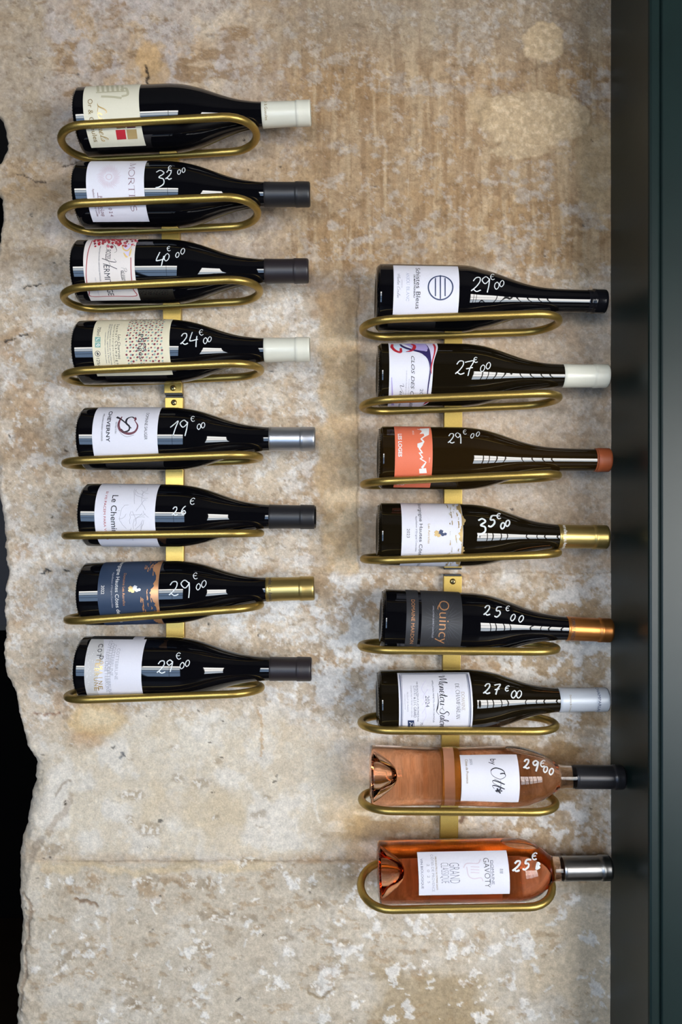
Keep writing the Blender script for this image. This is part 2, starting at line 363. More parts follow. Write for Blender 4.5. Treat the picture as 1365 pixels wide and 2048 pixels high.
    bid = np.where(cyq > j1, 4, np.where(cyq > j2, 3, np.where(cyq > j3, np.where(cxq < jv, 1, 2), 0)))
    core = struct(box('wall_back', (-.44, X_RET+.03, .012, .245, FLOOR, CEIL), mat('lime mortar', 'b5a184', .9, bump=(60, .4, .002))))
    tag(core, 'weathered beige limestone wall with a chipped left edge')
    core.data.transform(__import__('mathutils').Matrix.Translation((.04, .006, 0)))
    idx = np.arange(nr*nc).reshape(nr, nc)
    quads = np.stack([idx[:-1, :-1], idx[1:, :-1], idx[1:, 1:], idx[:-1, 1:]], -1)
    co = np.stack([Xs, Yd, Zs], -1).reshape(-1, 3); cc = col.reshape(-1, 3)
    for k in range(5):
        q = quads[bid == k]; u, inv = np.unique(q, return_inverse=True); q = inv.reshape(-1, 4)
        me = bpy.data.meshes.new('stone_block')
        me.vertices.add(len(u)); me.vertices.foreach_set('co', co[u].ravel().astype(np.float32))
        me.loops.add(q.size); me.loops.foreach_set('vertex_index', q.ravel().astype(np.int32))
        me.polygons.add(len(q)); me.polygons.foreach_set('loop_start', (np.arange(len(q))*4).astype(np.int32))
        me.update(calc_edges=True); me.polygons.foreach_set('use_smooth', np.ones(len(q), bool))
        a = me.color_attributes.new('wear', 'FLOAT_COLOR', 'POINT')
        a.data.foreach_set('color', np.concatenate([np.clip(cc[u], 0, 1), np.ones((len(u), 1))], 1).ravel().astype(np.float32))
        me.materials.append(m); me.validate()
        o = bpy.data.objects.new('stone_block', me); C.objects.link(o); o.parent = core
wall()

# chalkboard glimpsed past the broken edge
def chalkboard():
    r = empty('chalkboard', (-.70, .52, EYE-.19))
    tag(r, 'dark chalkboard with white strokes just past the chipped wall edge', 'chalkboard')
    box('board', (-.16, .16, 0, .012, 0, .34), mat('slate', '2d2c31', .7, bump=(80, .2, .001)), r)
    box('frame', (-.17, .17, .004, .02, -.012, .0), mat('slate frame', '1a1614', .5), r)
    v = []; f = []
    for pts in ([(.136, .2), (.139, .10), (.142, .04), (.146, .09), (.149, .16), (.151, .07), (.156, .045)],):
        P = crom(pts, 6)
        for i, p in enumerate(P): v += [(p[0]-.0012, -.001, p[1]), (p[0]+.0012, -.001, p[1])]
        for i in range(len(P)-1): f.append((2*i, 2*i+1, 2*i+3, 2*i+2))
    mesh_obj('chalk_marks', v, f, mat('chalk', 'd6d3d8', .9), r)
chalkboard()

# ------------------------------------------------------------------ gold racks
Y_BAR = -.0125            # front face of the flat bars
HB_Y, HF_Y = -.0175, -.0935
m_gold = mat('brushed gold lacquer', (.42, .285, .075), .36, metal=.85, bump=(900, .10, .0006), var=(700, .30))
m_bar = mat('gold lacquered steel', (.46, .32, .085), .38, metal=.8, bump=(900, .10, .0006), var=(700, .22))
m_black = mat('black plastic plug', '141414', .5)
m_screw = mat('brass screw', (.50, .38, .16), .33, metal=1.)
m_slot = mat('screw recess', '0c0a08', .6)
def dep(y): return y-CAM_Y
def at(px, py, y): return ((px-CX)*dep(y)/F_PX, y, EYE+(HY-py)*dep(y)/F_PX)
def rack(label, x_top, y_top, x_bot, y_bot, hoops, screws):
    A = np.array(at(x_top, y_top, Y_BAR)); B = np.array(at(x_bot, y_bot, Y_BAR))
    r = empty('wine_rack', (B[0], 0, B[2])); tag(r, label, 'wine rack', 'gold wall racks for bottles')
    o3 = np.array([B[0], 0, B[2]])
    ln = np.linalg.norm(A-B); dirx = (A[0]-B[0])/ln
    def bx_at(z): return (z-B[2])*dirx/1.0
    hw = .0121
    def slab(name, z0, z1, x0, x1, y0, y1, m, bev=.0006):
        bm = bmesh.new(); box_mesh(bm, x0, x1, y0, y1, z0-o3[2], z1-o3[2])
        bmesh.ops.recalc_face_normals(bm, faces=bm.faces)
        if bev: bmesh.ops.bevel(bm, geom=list(bm.edges), offset=bev, segments=2, affect='EDGES', profile=.5)
        for v in bm.verts: v.co.x += v.co.z*dirx
        me = bpy.data.meshes.new(name); bm.to_mesh(me); bm.free(); me.materials.append(m)
        o = bpy.data.objects.new(name, me); C.objects.link(o); o.parent = r; return o
    slab('bar', B[2], A[2], -hw, hw, Y_BAR, -.001, m_bar)
    for z0, z1 in ((A[2]-.0004, A[2]+.0022), (B[2]-.0022, B[2]+.0004)):
        slab('end_plug', z0, z1, -hw+.0007, hw-.0007, Y_BAR+.0012, -.001, m_black, 0)
    for py in screws:
        z = at(0, py, Y_BAR)[2]; x = bx_at(z); z -= o3[2]; y = Y_BAR
        pr = [(0, .0019), (.0016, .0018), (.003, .0013), (.0040, .0003), (.0041, -.0006)]
        v = [(x, y-pr[0][1], z)]; f = []; n = 20
        for rr, h in pr[1:]: v += [(x+rr*math.cos(2*math.pi*k/n), y-h, z+rr*math.sin(2*math.pi*k/n)) for k in range(n)]
        for k in range(n): f.append((0, 1+(k+1) % n, 1+k))
        for j in range(len(pr)-2):
            for k in range(n): a = 1+j*n+k; b_ = 1+j*n+(k+1) % n; f.append((a, b_, b_+n, a+n))
        s = mesh_obj('screw', v, f, m_screw, r)
        bm = bmesh.new()
        for ang in (.5, .5+math.pi/2):
            c, s_ = math.cos(ang), math.sin(ang); l, wd = .0023, .00055
            bm.faces.new([bm.verts.new((x+c*a-s_*b_, y-.00198, z+s_*a+c*b_)) for a, b_ in ((-l, -wd), (l, -wd), (l, wd), (-l, wd))])
        me = bpy.data.meshes.new('cross_recess'); bm.to_mesh(me); bm.free(); me.materials.append(m_slot)
        cr = bpy.data.objects.new('cross_recess', me); C.objects.link(cr); cr.parent = s
    for (xl, xr, yfl, yfr, ybl, ybr) in hoops:
        ym = (HB_Y+HF_Y)/2; X0 = at(xl, 0, ym)[0]+.005; X1 = at(xr, 0, ym)[0]-.005
        rad = (HB_Y-HF_Y)/2; xm = (X0+X1)/2
        fl = at(0, yfl, HF_Y)[2]; fr = at(0, yfr, HF_Y)[2]; bl = at(0, ybl, HB_Y)[2]; br = at(0, ybr, HB_Y)[2]
        zc = (fl+fr+bl+br)/4; roll = ((fr-fl)+(br-bl))/2/max(.05, (X1-X0)-2*rad); pit = ((fl+fr)-(bl+br))/2/(2*rad)
        pts = []; n = 14
        for k in range(n+1): t = math.pi/2+math.pi*k/n; pts.append((X0+rad+rad*math.cos(t), rad*math.sin(t)))
        for k in range(1, 8): pts.append((X0+rad+(X1-X0-2*rad)*k/8, -rad))
        for k in range(n+1): t = -math.pi/2+math.pi*k/n; pts.append((X1-rad+rad*math.cos(t), rad*math.sin(t)))
        for k in range(1, 8): pts.append((X1-rad-(X1-X0-2*rad)*k/8, rad))
        P = [(x-o3[0], ym+d, zc+roll*(x-xm)-pit*d-o3[2]) for x, d in pts]
        v, f = tube(P, .0050, 14, closed=True); mesh_obj('hoop', v, f, m_gold, r)
rack('gold rack with four hoops, upper left, holding the four bottles above the paired screws', 337.5, 262, 346.5, 786,
     [(118, 521, 252, 232, 316, 306), (118, 523, 408, 393, 463, 455), (123, 527, 576, 558, 616, 606), (126, 529, 741, 727, 766, 755)], (776, 276))
rack('gold rack with four hoops, lower left, just below the paired screws', 348, 795, 350.5, 1394,
     [(126, 527, 921, 909, 931, 923), (126, 529, 1071, 1067, 1070, 1067), (130, 529, 1241, 1219, 1226, 1209), (130, 530, 1399, 1389, 1377, 1367)], (805, 1384))
rack('gold rack with four hoops, upper right, beginning at the tall black bottle', 907.5, 615, 907, 1136,
     [(718, 1124, 638, 628, 674, 665), (718, 1124, 800, 786, 821, 813), (720, 1123, 962, 948, 970, 960), (720, 1123, 1121, 1109, 1111, 1104)], (629, 1125))
rack('gold rack with four hoops, lower right, carrying both pink rosé bottles', 906.5, 1152, 898, 1745,
     [(715, 1120, 1302, 1302, 1283, 1288), (715, 1118, 1462, 1462, 1430, 1433), (716, 1118, 1624, 1623, 1577, 1582), (714, 1111, 1819, 1815, 1724, 1718)], (1163, 1733))

# ------------------------------------------------------------------ bottles
Y_AX = -.0545
BURG = [(0, 30), (.4, 34.5), (1.8, 37.3), (4.5, 39.4), (9, 40.3), (60, 40.3), (112, 40.3), (126, 39.7), (140, 37.9), (156, 34.2), (172, 29), (188, 23.6), (204, 19.3), (220, 16.7), (237, 15.2), (262, 14.6), (297, 14.4)]
SLIM = [(0, 30), (.4, 34.5), (1.8, 37.3), (4.5, 39.4), (9, 40.3), (60, 40.3), (104, 40.3), (120, 39.5), (136, 37.2), (152, 33.2), (168, 28), (184, 22.8), (200, 18.8), (216, 16.2), (234, 14.9), (262, 14.2), (297, 14.0)]
ROSE1 = [(0, 31), (.5, 35.5), (2.5, 37.8), (6, 38.4), (30, 37.6), (75, 36.4), (120, 36.8), (160, 38), (184, 38.2), (199, 36.4), (212, 32.7), (222, 28.6), (230, 24.5), (237, 19.4), (241, 16.4), (245, 15.3), (262, 14.6), (326, 14.2)]
ROSE2 = [(0, 31), (.5, 35.5), (2.5, 37.6), (6, 38.3), (60, 38.4), (130, 38.4), (176, 38.4), (190, 37), (201, 33.4), (209, 29), (216, 23.5), (221, 18.6), (225, 16), (229, 15.3), (245, 14.8), (300, 14.4)]
def dense(P, n=10):
    D = crom(P, n); a = np.array([p[0] for p in D]); r = np.array([p[1] for p in D])
    a = np.maximum.accumulate(a); return a/1000, r/1000
def mk_text_cache():
    cache = {}
    def get(s, shear=0., bold=0.):
        k = (s, shear, bold)
        if k in cache: return cache[k]
        cu = bpy.data.curves.new('t', 'FONT'); cu.body = s; cu.size = 1; cu.shear = shear; cu.offset = bold; cu.resolution_u = 3; cu.fill_mode = 'FRONT'
        ob = bpy.data.objects.new('t', cu); C.objects.link(ob)
        dg = bpy.context.evaluated_depsgraph_get(); me = bpy.data.meshes.new_from_object(ob.evaluated_get(dg))
        v = np.array([x.co[:2] for x in me.vertices]) if len(me.vertices) else np.zeros((0, 2)); f = [tuple(p.vertices) for p in me.polygons]
        bpy.data.objects.remove(ob); bpy.data.curves.remove(cu); bpy.data.meshes.remove(me)
        cache[k] = (v, f); return cache[k]
    return get
get_text = mk_text_cache()
CAP_H = get_text('H')[0][:, 1].max()

# pen strokes: digits, handwriting and a seriffed capital set (unit boxes)
LOOP = [(.3, 1), (.05, .75), (.02, .3), (.3, 0), (.58, .3), (.56, .75), (.3, 1)]
PEN = {'2': [[(.02, .75), (.18, .98), (.45, .98), (.5, .7), (.3, .35), (.02, .06), (.14, .16), (.4, .02), (.68, .12)]],
 '3': [[(.05, .88), (.3, 1), (.55, .82), (.25, .56), (.55, .44), (.6, .15), (.35, -.05), (.1, -.12)]],
 '4': [[(.22, 1), (.05, .48), (.12, .38), (.62, .5)], [(.55, .72), (.5, .35), (.48, -.05)]], '0': [LOOP],
 '1': [[(.0, .55), (.25, .8), (.45, 1), (.38, .5), (.34, -.05)]], '9': [[(.55, .82), (.3, 1), (.05, .78), (.25, .52), (.5, .72), (.56, .85), (.52, .4), (.42, -.08)]],
 '6': [[(.5, 1), (.2, .7), (.06, .25), (.28, 0), (.55, .18), (.4, .45), (.12, .3)]], '7': [[(0, .92), (.25, .98), (.62, 1), (.4, .5), (.3, -.05)], [(.12, .45), (.6, .55)]],
 '5': [[(.62, 1), (.2, .97), (.14, .62), (.45, .6), (.56, .3), (.3, 0), (.02, .08)]],
 'E': [[(.72, .85), (.45, 1), (.12, .7), (.15, .25), (.45, 0), (.78, .15)], [(.0, .55), (.3, .52), (.6, .58)]],
 'B': [[(.1, 0), (.12, 1), (.5, .85), (.15, .52), (.6, .35), (.1, 0)]]}
SCR = {'M': ([[(-.35, .55), (-.3, .8), (-.1, .75), (.0, .1), (.32, 1.05), (.42, .15), (.85, 1.1), (.82, .2), (1.0, .05)]], 1.0),
 'e': ([[(0, .15), (.28, .3), (.3, .5), (.14, .5), (.06, .2), (.2, 0), (.45, .15)]], .44), 'n': ([[(0, .15), (.1, .5), (.08, 0), (.25, .48), (.38, .4), (.36, .05), (.52, .12)]], .52),
 't': ([[(0, .15), (.2, .95), (.12, .2), (.22, 0), (.38, .15)], [(-.02, .62), (.36, .66)]], .36), 'o': ([[(.28, .5), (.06, .4), (.05, .08), (.25, .02), (.36, .3), (.28, .5), (.5, .42)]], .46),
 'u': ([[(0, .2), (.08, .5), (.06, .1), (.2, 0), (.36, .2), (.4, .5), (.38, .05), (.54, .12)]], .52), 'a': ([[(.38, .48), (.16, .5), (.03, .2), (.16, 0), (.34, .2), (.4, .5), (.38, .05), (.54, .12)]], .52),
 'l': ([[(0, .15), (.28, .85), (.2, 1.08), (.1, .8), (.1, .1), (.3, .08)]], .3), '-': ([[(.05, .3), (.35, .32)]], .45),
 'S': ([[(.75, .95), (.5, 1.12), (.25, .85), (.55, .45), (.45, .02), (.1, 0), (-.1, .25), (.15, .5)]], .78), 'O': ([[(.55, 1.0), (.2, .85), (.02, .35), (.2, .0), (.55, .1), (.78, .6), (.6, .98), (.4, .9), (.42, .62)]], .82),
 'i': ([[(.02, .15), (.12, .5), (.1, .1), (.22, .0)], [(.16, .72), (.17, .76)]], .26), 'g': ([[(.36, .48), (.12, .48), (.05, .15), (.25, .02), (.36, .4), (.34, -.3), (.12, -.42), (.02, -.25), (.45, .1)]], .48),
 'V': ([[(-.1, .7), (.05, .95), (.2, .2), (.3, 0), (.55, .7), (.75, .98)]], .62), 'r': ([[(0, .15), (.1, .52), (.22, .45), (.18, .05), (.34, .1)]], .34), 's': ([[(0, .1), (.2, .5), (.28, .2), (.08, .02), (.35, .12)]], .36),
 'm': ([[(0, .1), (.08, .5), (.07, 0), (.22, .48), (.3, .4), (.28, 0), (.44, .48), (.54, .4), (.52, .05), (.66, .12)]], .66), 'L': ([[(.5, .85), (.38, 1.05), (.22, .8), (.15, .15), (-.05, .05), (.2, .1), (.6, 0)]], .6),
 'P': ([[(.1, 0), (.2, 1)], [(-.05, .8), (.3, 1.05), (.6, .85), (.45, .55), (.2, .5)]], .55), 'C': ([[(.7, .8), (.5, 1.0), (.15, .7), (.08, .2), (.4, 0), (.75, .2)]], .72), 'H': ([[(-.15, .9), (.1, 1.1), (.18, .6), (.05, -.15)], [(.1, .4), (.6, .6)], [(.75, 1.15), (.6, .5), (.55, -.05)]], .8), ' ': ([], .35)}
A90 = [(math.cos(t), math.sin(t)) for t in np.linspace(0, 2*math.pi, 25)]
def oval(cx, cy, rx, ry, a0=0, a1=360, n=20): return [(cx+rx*math.cos(math.radians(a0+(a1-a0)*k/n)), cy+ry*math.sin(math.radians(a0+(a1-a0)*k/n))) for k in range(n+1)]
TK, TN = .115, .045
def st(*p): return list(p)
SERIF = {'A': ([(TN, st((.08, 0), (.36, 1))), (TK, st((.36, 1), (.64, 0))), (TN, st((.18, .36), (.54, .36)))], [.08, .64], [], .74),
 'B': ([(TK, st((.14, 0), (.14, 1))), (.07, st((.14, 1), (.36, 1))+oval(.36, .76, .2, .24, 90, -90)[1:]+st((.14, .52))), (.07, st((.14, .52), (.4, .52))+oval(.4, .26, .22, .26, 90, -90)[1:]+st((.14, 0)))], [], [], .7),
 'C': ([(.085, oval(.42, .5, .36, .5, 48, 312)), (TN, st((.66, .68), (.66, .95))), ], [], [], .76), 'D': ([(TK, st((.14, 0), (.14, 1))), (.075, st((.14, 1), (.34, 1))+oval(.34, .5, .38, .5, 90, -90)[1:]+st((.14, 0)))], [], [], .8),
 'E': ([(TK, st((.14, 0), (.14, 1))), (TN, st((.05, 1), (.56, 1), (.56, .85))), (TN, st((.14, .52), (.46, .52))), (TN, st((.05, 0), (.58, 0), (.58, .17)))], [], [], .64),
 'H': ([(TK, st((.14, 0), (.14, 1))), (TK, st((.66, 0), (.66, 1))), (TN, st((.14, .52), (.66, .52)))], [.14, .66], [.14, .66], .8), 'I': ([(TK, st((.14, 0), (.14, 1)))], [.14], [.14], .28),
 'J': ([(TK, st((.28, 1), (.28, .1), (.2, -.1), (.06, -.14)))], [], [.28], .4), 'L': ([(TK, st((.14, 0), (.14, 1))), (TN, st((.05, 0), (.58, 0), (.58, .2)))], [], [.14], .62),
 'M': ([(TN, st((.12, 0), (.16, 1))), (TK, st((.16, 1), (.47, .05))), (TN, st((.47, .05), (.78, 1))), (TK, st((.78, 1), (.82, 0)))], [.12, .82], [], .94), 'N': ([(TN, st((.12, 0), (.12, 1))), (TK, st((.12, 1), (.68, 0))), (TN, st((.68, 0), (.68, 1)))], [.12], [.68], .8),
 'O': ([(.085, oval(.42, .5, .36, .5))], [], [], .84), 'P': ([(TK, st((.14, 0), (.14, 1))), (.07, st((.14, 1), (.36, 1))+oval(.36, .73, .22, .27, 90, -90)[1:]+st((.14, .46)))], [.14], [], .64),
 'R': ([(TK, st((.14, 0), (.14, 1))), (.07, st((.14, 1), (.36, 1))+oval(.36, .74, .22, .26, 90, -90)[1:]+st((.14, .48))), (TK, st((.36, .48), (.68, 0)))], [.14], [], .72),
 'S': ([(.085, oval(.3, .74, .22, .25, 35, 270)+oval(.3, .25, .24, .25, 90, -150)[1:])], [], [], .6), 'T': ([(TK, st((.36, 0), (.36, 1))), (TN, st((.04, .84), (.04, 1), (.68, 1), (.68, .84)))], [.36], [], .72),
 'U': ([(TK, st((.14, 1), (.14, .3))+oval(.4, .3, .26, .3, 180, 360)[1:8]), (TN, oval(.4, .3, .26, .3, 250, 360)+st((.66, 1)))], [], [.14, .66], .8), 'V': ([(TK, st((.06, 1), (.36, 0))), (TN, st((.36, 0), (.66, 1)))], [], [.08, .64], .72), 'G': ([(.085, oval(.42, .5, .36, .5, 48, 330)), (TK, st((.72, .45), (.72, .1)))], [], [.72], .84), ' ': ([], [], [], .4), '-': ([(TN*1.6, st((.08, .4), (.34, .4)))], [], [], .42)}

K = 2.4375
def slice_theta(v, f, step=.10):
    # cut flat print into strips so that it follows the round of the bottle
    if max(max(v[i][1] for i in q)-min(v[i][1] for i in q) for q in f) < step*1.2: return v, f
    bm = bmesh.new(); B = [bm.verts.new((a*25, t, 0)) for a, t in v]
    for q in f:
        try: bm.faces.new([B[i] for i in q])
        except ValueError: pass
    t0 = min(p[1] for p in v); t1 = max(p[1] for p in v); n = int((t1-t0)/step)+1
    for k in range(1, n):
        bmesh.ops.bisect_plane(bm, geom=bm.verts[:]+bm.edges[:]+bm.faces[:], plane_co=(0, t0+(t1-t0)*k/n, 0), plane_no=(0, 1, 0))
    bm.verts.index_update(); V = [(q.co.x/25, q.co.y) for q in bm.verts]; Fc = [tuple(q.index for q in p.verts) for p in bm.faces]; bm.free()
    return V, Fc
class Bottle:
    def __init__(s, zx, zy, base_px, yb, yn, prof, L, label, glass, seg=72, punt=True):
        s.zx, s.zy = zx, zy
        s.a, s.r = dense(prof); s.L = L/1000
        k = 1.602 if base_px < CX else 1.53
        s.X = (base_px-CX)/k/1000
        zb = (HY-yb)*dep(Y_AX)/F_PX; zn = (HY-yn)*dep(Y_AX)/F_PX
        s.tau = math.asin((zn-zb)/.2); s.Z = EYE+zb-.085*math.sin(s.tau)
        s.yb = yb
        s.root = empty('wine_bottle', (s.X, Y_AX, s.Z), (0, -s.tau, 0)); tag(s.root, label, 'bottle', 'wine bottles in the wall racks')
        s.glass_mat = glass; s.prints = {}
        s.body(seg, punt)
    def rad(s, a): return float(np.interp(a, s.a, s.r))
    def body(s, n, punt):
        ka = [(a, r) for a, r in zip(s.a, s.r)]
        base = [(.034, 0.), (.0335, .004), (.031, .008), (.024, .0135), (.012, .020), (.004, .0245), (.0006, .0275)] if punt == 2 else [(.012, 0.), (.0115, .006), (.008, .015), (.003, .024), (.0006, .0275)]
        prof = base+ka+[(s.L, .0139), (s.L, 0.)]
        v = []; f = []; rows = []
        for a, r in prof:
            if r == 0.: rows.append([len(v)]); v.append((a, 0, 0))
            else:
                rows.append(list(range(len(v), len(v)+n)))
                v += [(a, -r*math.cos(2*math.pi*k/n), r*math.sin(2*math.pi*k/n)) for k in range(n)]
        for A, B in zip(rows[:-1], rows[1:]):
            for k in range(n):
                l = (k+1) % n
                if len(A) == 1: f.append((A[0], B[l], B[k]))
                elif len(B) == 1: f.append((A[k], A[l], B[0]))
                else: f.append((A[k], A[l], B[l], B[k]))
        o = mesh_obj('glass', v, f, s.glass_mat, s.root); s.glass = o
        bm = bmesh.new(); bm.from_mesh(o.data); bmesh.ops.recalc_face_normals(bm, faces=bm.faces); bm.to_mesh(o.data); bm.free()
        # knurled ring of the heel
        bv = []; bf = []
        for k in range(64):
            t = 2*math.pi*k/64; c, q = -math.cos(t), math.sin(t); R0 = .0363
            for da, dr, dt in ((-.0012, 0, 0), (.0002, .0009, 0), (.0012, .0012, 0), (0, .0004, .012), (0, .0004, -.012)):
                tt = t+dt; bv.append((.0012+da, -(R0+dr)*math.cos(tt), (R0+dr)*math.sin(tt)))
            b = 5*k; bf += [(b, b+3, b+1), (b, b+1, b+4), (b+1, b+3, b+2), (b+1, b+2, b+4)]
        tag(mesh_obj('knurling', bv, bf, s.glass_mat, o), kind='stuff')
    # local <-> picture
    def hit(s, px, py):
        d = np.array([(px-CX)/F_PX, 1., (HY-py)/F_PX]); t = np.linspace(.955, 1.05, 700)
        P = np.array([0, CAM_Y, EYE])[None]+d[None]*t[:, None]-np.array([s.X, Y_AX, s.Z])[None]
        c, q = math.cos(s.tau), math.sin(s.tau)
        a = P[:, 0]*c+P[:, 2]*q; z = -P[:, 0]*q+P[:, 2]*c; y = P[:, 1]
        g = np.hypot(y, z)-np.interp(a, s.a, s.r)
        i = np.argmax(g < 0) if (g < 0).any() else int(np.argmin(g))
        return float(a[i]), math.atan2(float(z[i]), -float(y[i]))
    def z2p(s, x, y): return s.zx+x/K, s.zy+y/K
    def H(s, x, y): return s.hit(*s.z2p(x, y))
    def P(s, a, th, off):
        r = s.rad(a)+off; return (a, -r*math.cos(th), r*math.sin(th))
    def capsule(s, px, m, col_end=None, dr=.0006, lip=(.019, .0008), name='capsule', bands=()):
        a0 = s.hit(px, s.yb)[0] if px else bands
        a0 = ((px-CX)*(dep(Y_AX)-.014)/F_PX-s.X)
        L = s.L; l, h = lip; rn = s.rad(L-.03)+dr
        pr = [(a0, s.rad(a0)+.0002), (a0+.0004, s.rad(a0)+dr)]+[(a, s.rad(a)+dr) for a in np.linspace(a0+.004, L-l-.002, 8)]
        pr += [(L-l-.0006, rn), (L-l, rn+h*.4), (L-l+.0008, rn+h), (L-l+.004, rn+h), (L-l+.0046, rn+h*.75), (L-.0035, rn+h*.6), (L-.0012, rn+h*.35), (L, rn-.0012), (L+.0002, rn-.002), (L-.0002, .006), (L-.0002, 0.)]
        n = 56; v = []; f = []; rows = []
        for a, r in pr:
            if r == 0.: rows.append([len(v)]); v.append((a, 0, 0))
            else: rows.append(list(range(len(v), len(v)+n))); v += [(a, -r*math.cos(2*math.pi*k/n), r*math.sin(2*math.pi*k/n)) for k in range(n)]
        for A, B in zip(rows[:-1], rows[1:]):
            for k in range(n):
                q = (k+1) % n
                f.append((A[k], A[q], B[0]) if len(B) == 1 else (A[k], A[q], B[q], B[k]))
        s.cap = mesh_obj(name, v, f, m, s.root); s.cap_r = rn; return s.cap
    def patch(s, name, fa, th0, th1, m, off, parent, nt=40, na=10):
        """fa(theta) -> (a_left, a_right)"""
        v = []; f = []
        for i in range(nt+1):
            th = th0+(th1-th0)*i/nt; a0, a1 = fa(th)
            for j in range(na+1): v.append(s.P(a0+(a1-a0)*j/na, th, off))
        for i in range(nt):
            for j in range(na): b = i*(na+1)+j; f.append((b, b+1, b+na+2, b+na+1))
        return mesh_obj(name, v, f, m, parent)
    def label(s, x0, x1, th0, th1, m, fa=None, name='label'):
        y = s.yb; a0 = s.hit(s.zx+x0/K, y)[0]; a1 = s.hit(s.zx+x1/K, y)[0]; s.la = (a0, a1)
        s.lab = s.patch(name, fa or (lambda th: (a0, a1)), math.radians(th0), math.radians(th1), m, .00018, s.root)
        return s.lab
    # --- prints are gathered per colour and become children of the label
    def add(s, key, v, f):
        V, Fc = s.prints.setdefault(key, ([], [])); b = len(V); V += v; Fc += [tuple(b+i for i in q) for q in f]
    def flush(s, parent, name='lettering'):
        for (m, nm), (v, f) in s.prints.items():
            o = mesh_obj(nm or name, v, f, MATS[m], parent, smooth=False)
            if nm != 'price_marking': o['kind'] = 'stuff'
        s.prints = {}
    def line_map(s, xb, xt, y0, y1):
        xm = (xb+xt)/2; ym = (y0+y1)/2
        t0 = s.H(xm, y0)[1]; t1 = s.H(xm, y1)[1]
        ab = s.H(xb, ym)[0]; atp = s.H(xt, ym)[0]; return ab, atp, t0, t1
    def text(s, txt, xb, xt, y0, y1, m, shear=0., bold=0., off=.00055):
        """one line reading downwards: baseline at zoom column xb, cap line at xt, from row y0 to y1"""
        v, f = get_text(txt, shear, bold)
        ab, atp, t0, t1 = s.line_map(xb, xt, y0, y1)
        u0, u1 = v[:, 0].min(), v[:, 0].max(); k = (atp-ab)/CAP_H
        v, f = slice_theta([(ab+q[1]*k, t0+(t1-t0)*(q[0]-u0)/(u1-u0)) for q in v], f)
        s.add((m, 'lettering'), [s.P(*q, off) for q in v], f)
    def ribbon(s, pts, wd, key, off=.00045):
        """pts: list of (a, theta); wd metres or list"""
        P = np.array([s.P(a, t, off) for a, t in pts]); N = np.array([(0, -math.cos(t), math.sin(t)) for a, t in pts])
        T = np.gradient(P, axis=0); S = np.cross(N, T); S /= np.maximum(1e-9, np.linalg.norm(S, axis=1))[:, None]
        W = np.array(wd)[:, None] if hasattr(wd, '__len__') else wd
        v = []; f = []
        for p, q in zip(P+S*W/2, P-S*W/2): v += [tuple(p), tuple(q)]
        for i in range(len(P)-1): f.append((2*i, 2*i+1, 2*i+3, 2*i+2))
        s.add(key, v, f)
    def strokes(s, glyphs, xb, xt, y0, y1, m, wd, serif=False, slant=.25, nm='lettering'):
        ab, atp, t0, t1 = s.line_map(xb, xt, y0, y1); k = atp-ab
        tot = sum((SERIF if serif else SCR)[c][-1] for c in glyphs); u = 0.; q = (t1-t0)/tot
        for c in glyphs:
            if serif:
                S, lo, hi, adv = SERIF[c]
                S = S+[(TN, [(x-.1, 0), (x+.1, 0)]) for x in lo]+[(TN, [(x-.1, 1), (x+.1, 1)]) for x in hi]
                for w_, pl in S:
                    pl2 = []
                    for A, B in zip(pl[:-1], pl[1:]): pl2 += [A, ((A[0]+B[0])/2, (A[1]+B[1])/2)]
                    pl2.append(pl[-1]); s.ribbon([(ab+y*k, t0+(u+x)*q) for x, y in pl2], w_*k*wd, (m, nm))
            else:
                S, adv = SCR[c]
                for pl in S:
                    D = crom(pl, 7); T = np.gradient(np.array(D), axis=0); up = np.abs(T[:, 1])/np.maximum(1e-6, np.hypot(T[:, 0], T[:, 1]))
                    s.ribbon([(ab+y*k, t0+(u+x+slant*y)*q) for x, y in D], list(wd*(.45+.75*up*(T[:, 1] < 0)+.15*up)), (m, nm))
            u += adv
    def poly(s, pts, m, nm='emblem', off=.00042, curve=False, zoom=True):
        P = crom(pts+[pts[0]], 5) if curve else [np.array(p) for p in pts]
        v = [(s.H(*p) if zoom else tuple(p)) for p in P]
        if curve: v = v[:-1]
        v, f = slice_theta(v, [tuple(range(len(v)))])
        s.add((m, nm), [s.P(*q, off) for q in v], f)
    def zline(s, pts, wd_px, m, nm='emblem', curve=True, n=6, off=.00045):
        D = crom(pts, n) if curve and len(pts) > 2 else sum(([np.array(a)+(np.array(b)-np.array(a))*k/n for k in range(n)] for a, b in zip(pts[:-1], pts[1:])), [])+[np.array(pts[-1])]
        s.ribbon([s.H(*p) for p in D], (np.array(wd_px)/1600. if not hasattr(wd_px, '__len__') else list(np.interp(np.linspace(0, 1, len(D)), np.linspace(0, 1, len(wd_px)), wd_px)/1600.)), (m, nm), off)
    def circle(s, cx, cy, r, wd, m, n=40, nm='emblem', fill=False):
        # true circle on the label, radius given in zoom px along the bottle axis
        a, t = s.H(cx, cy); R = r/K/1600.; rr = s.rad(a)
        pts = [(a+R*math.cos(q), t+R*math.sin(q)/rr) for q in np.linspace(0, 2*math.pi, n+1)]
        if fill: s.add((m, nm), [s.P(x, y, .00044) for x, y in pts[:-1]], [tuple(range(n))])
        else: s.ribbon(pts, wd/1600., (m, nm))
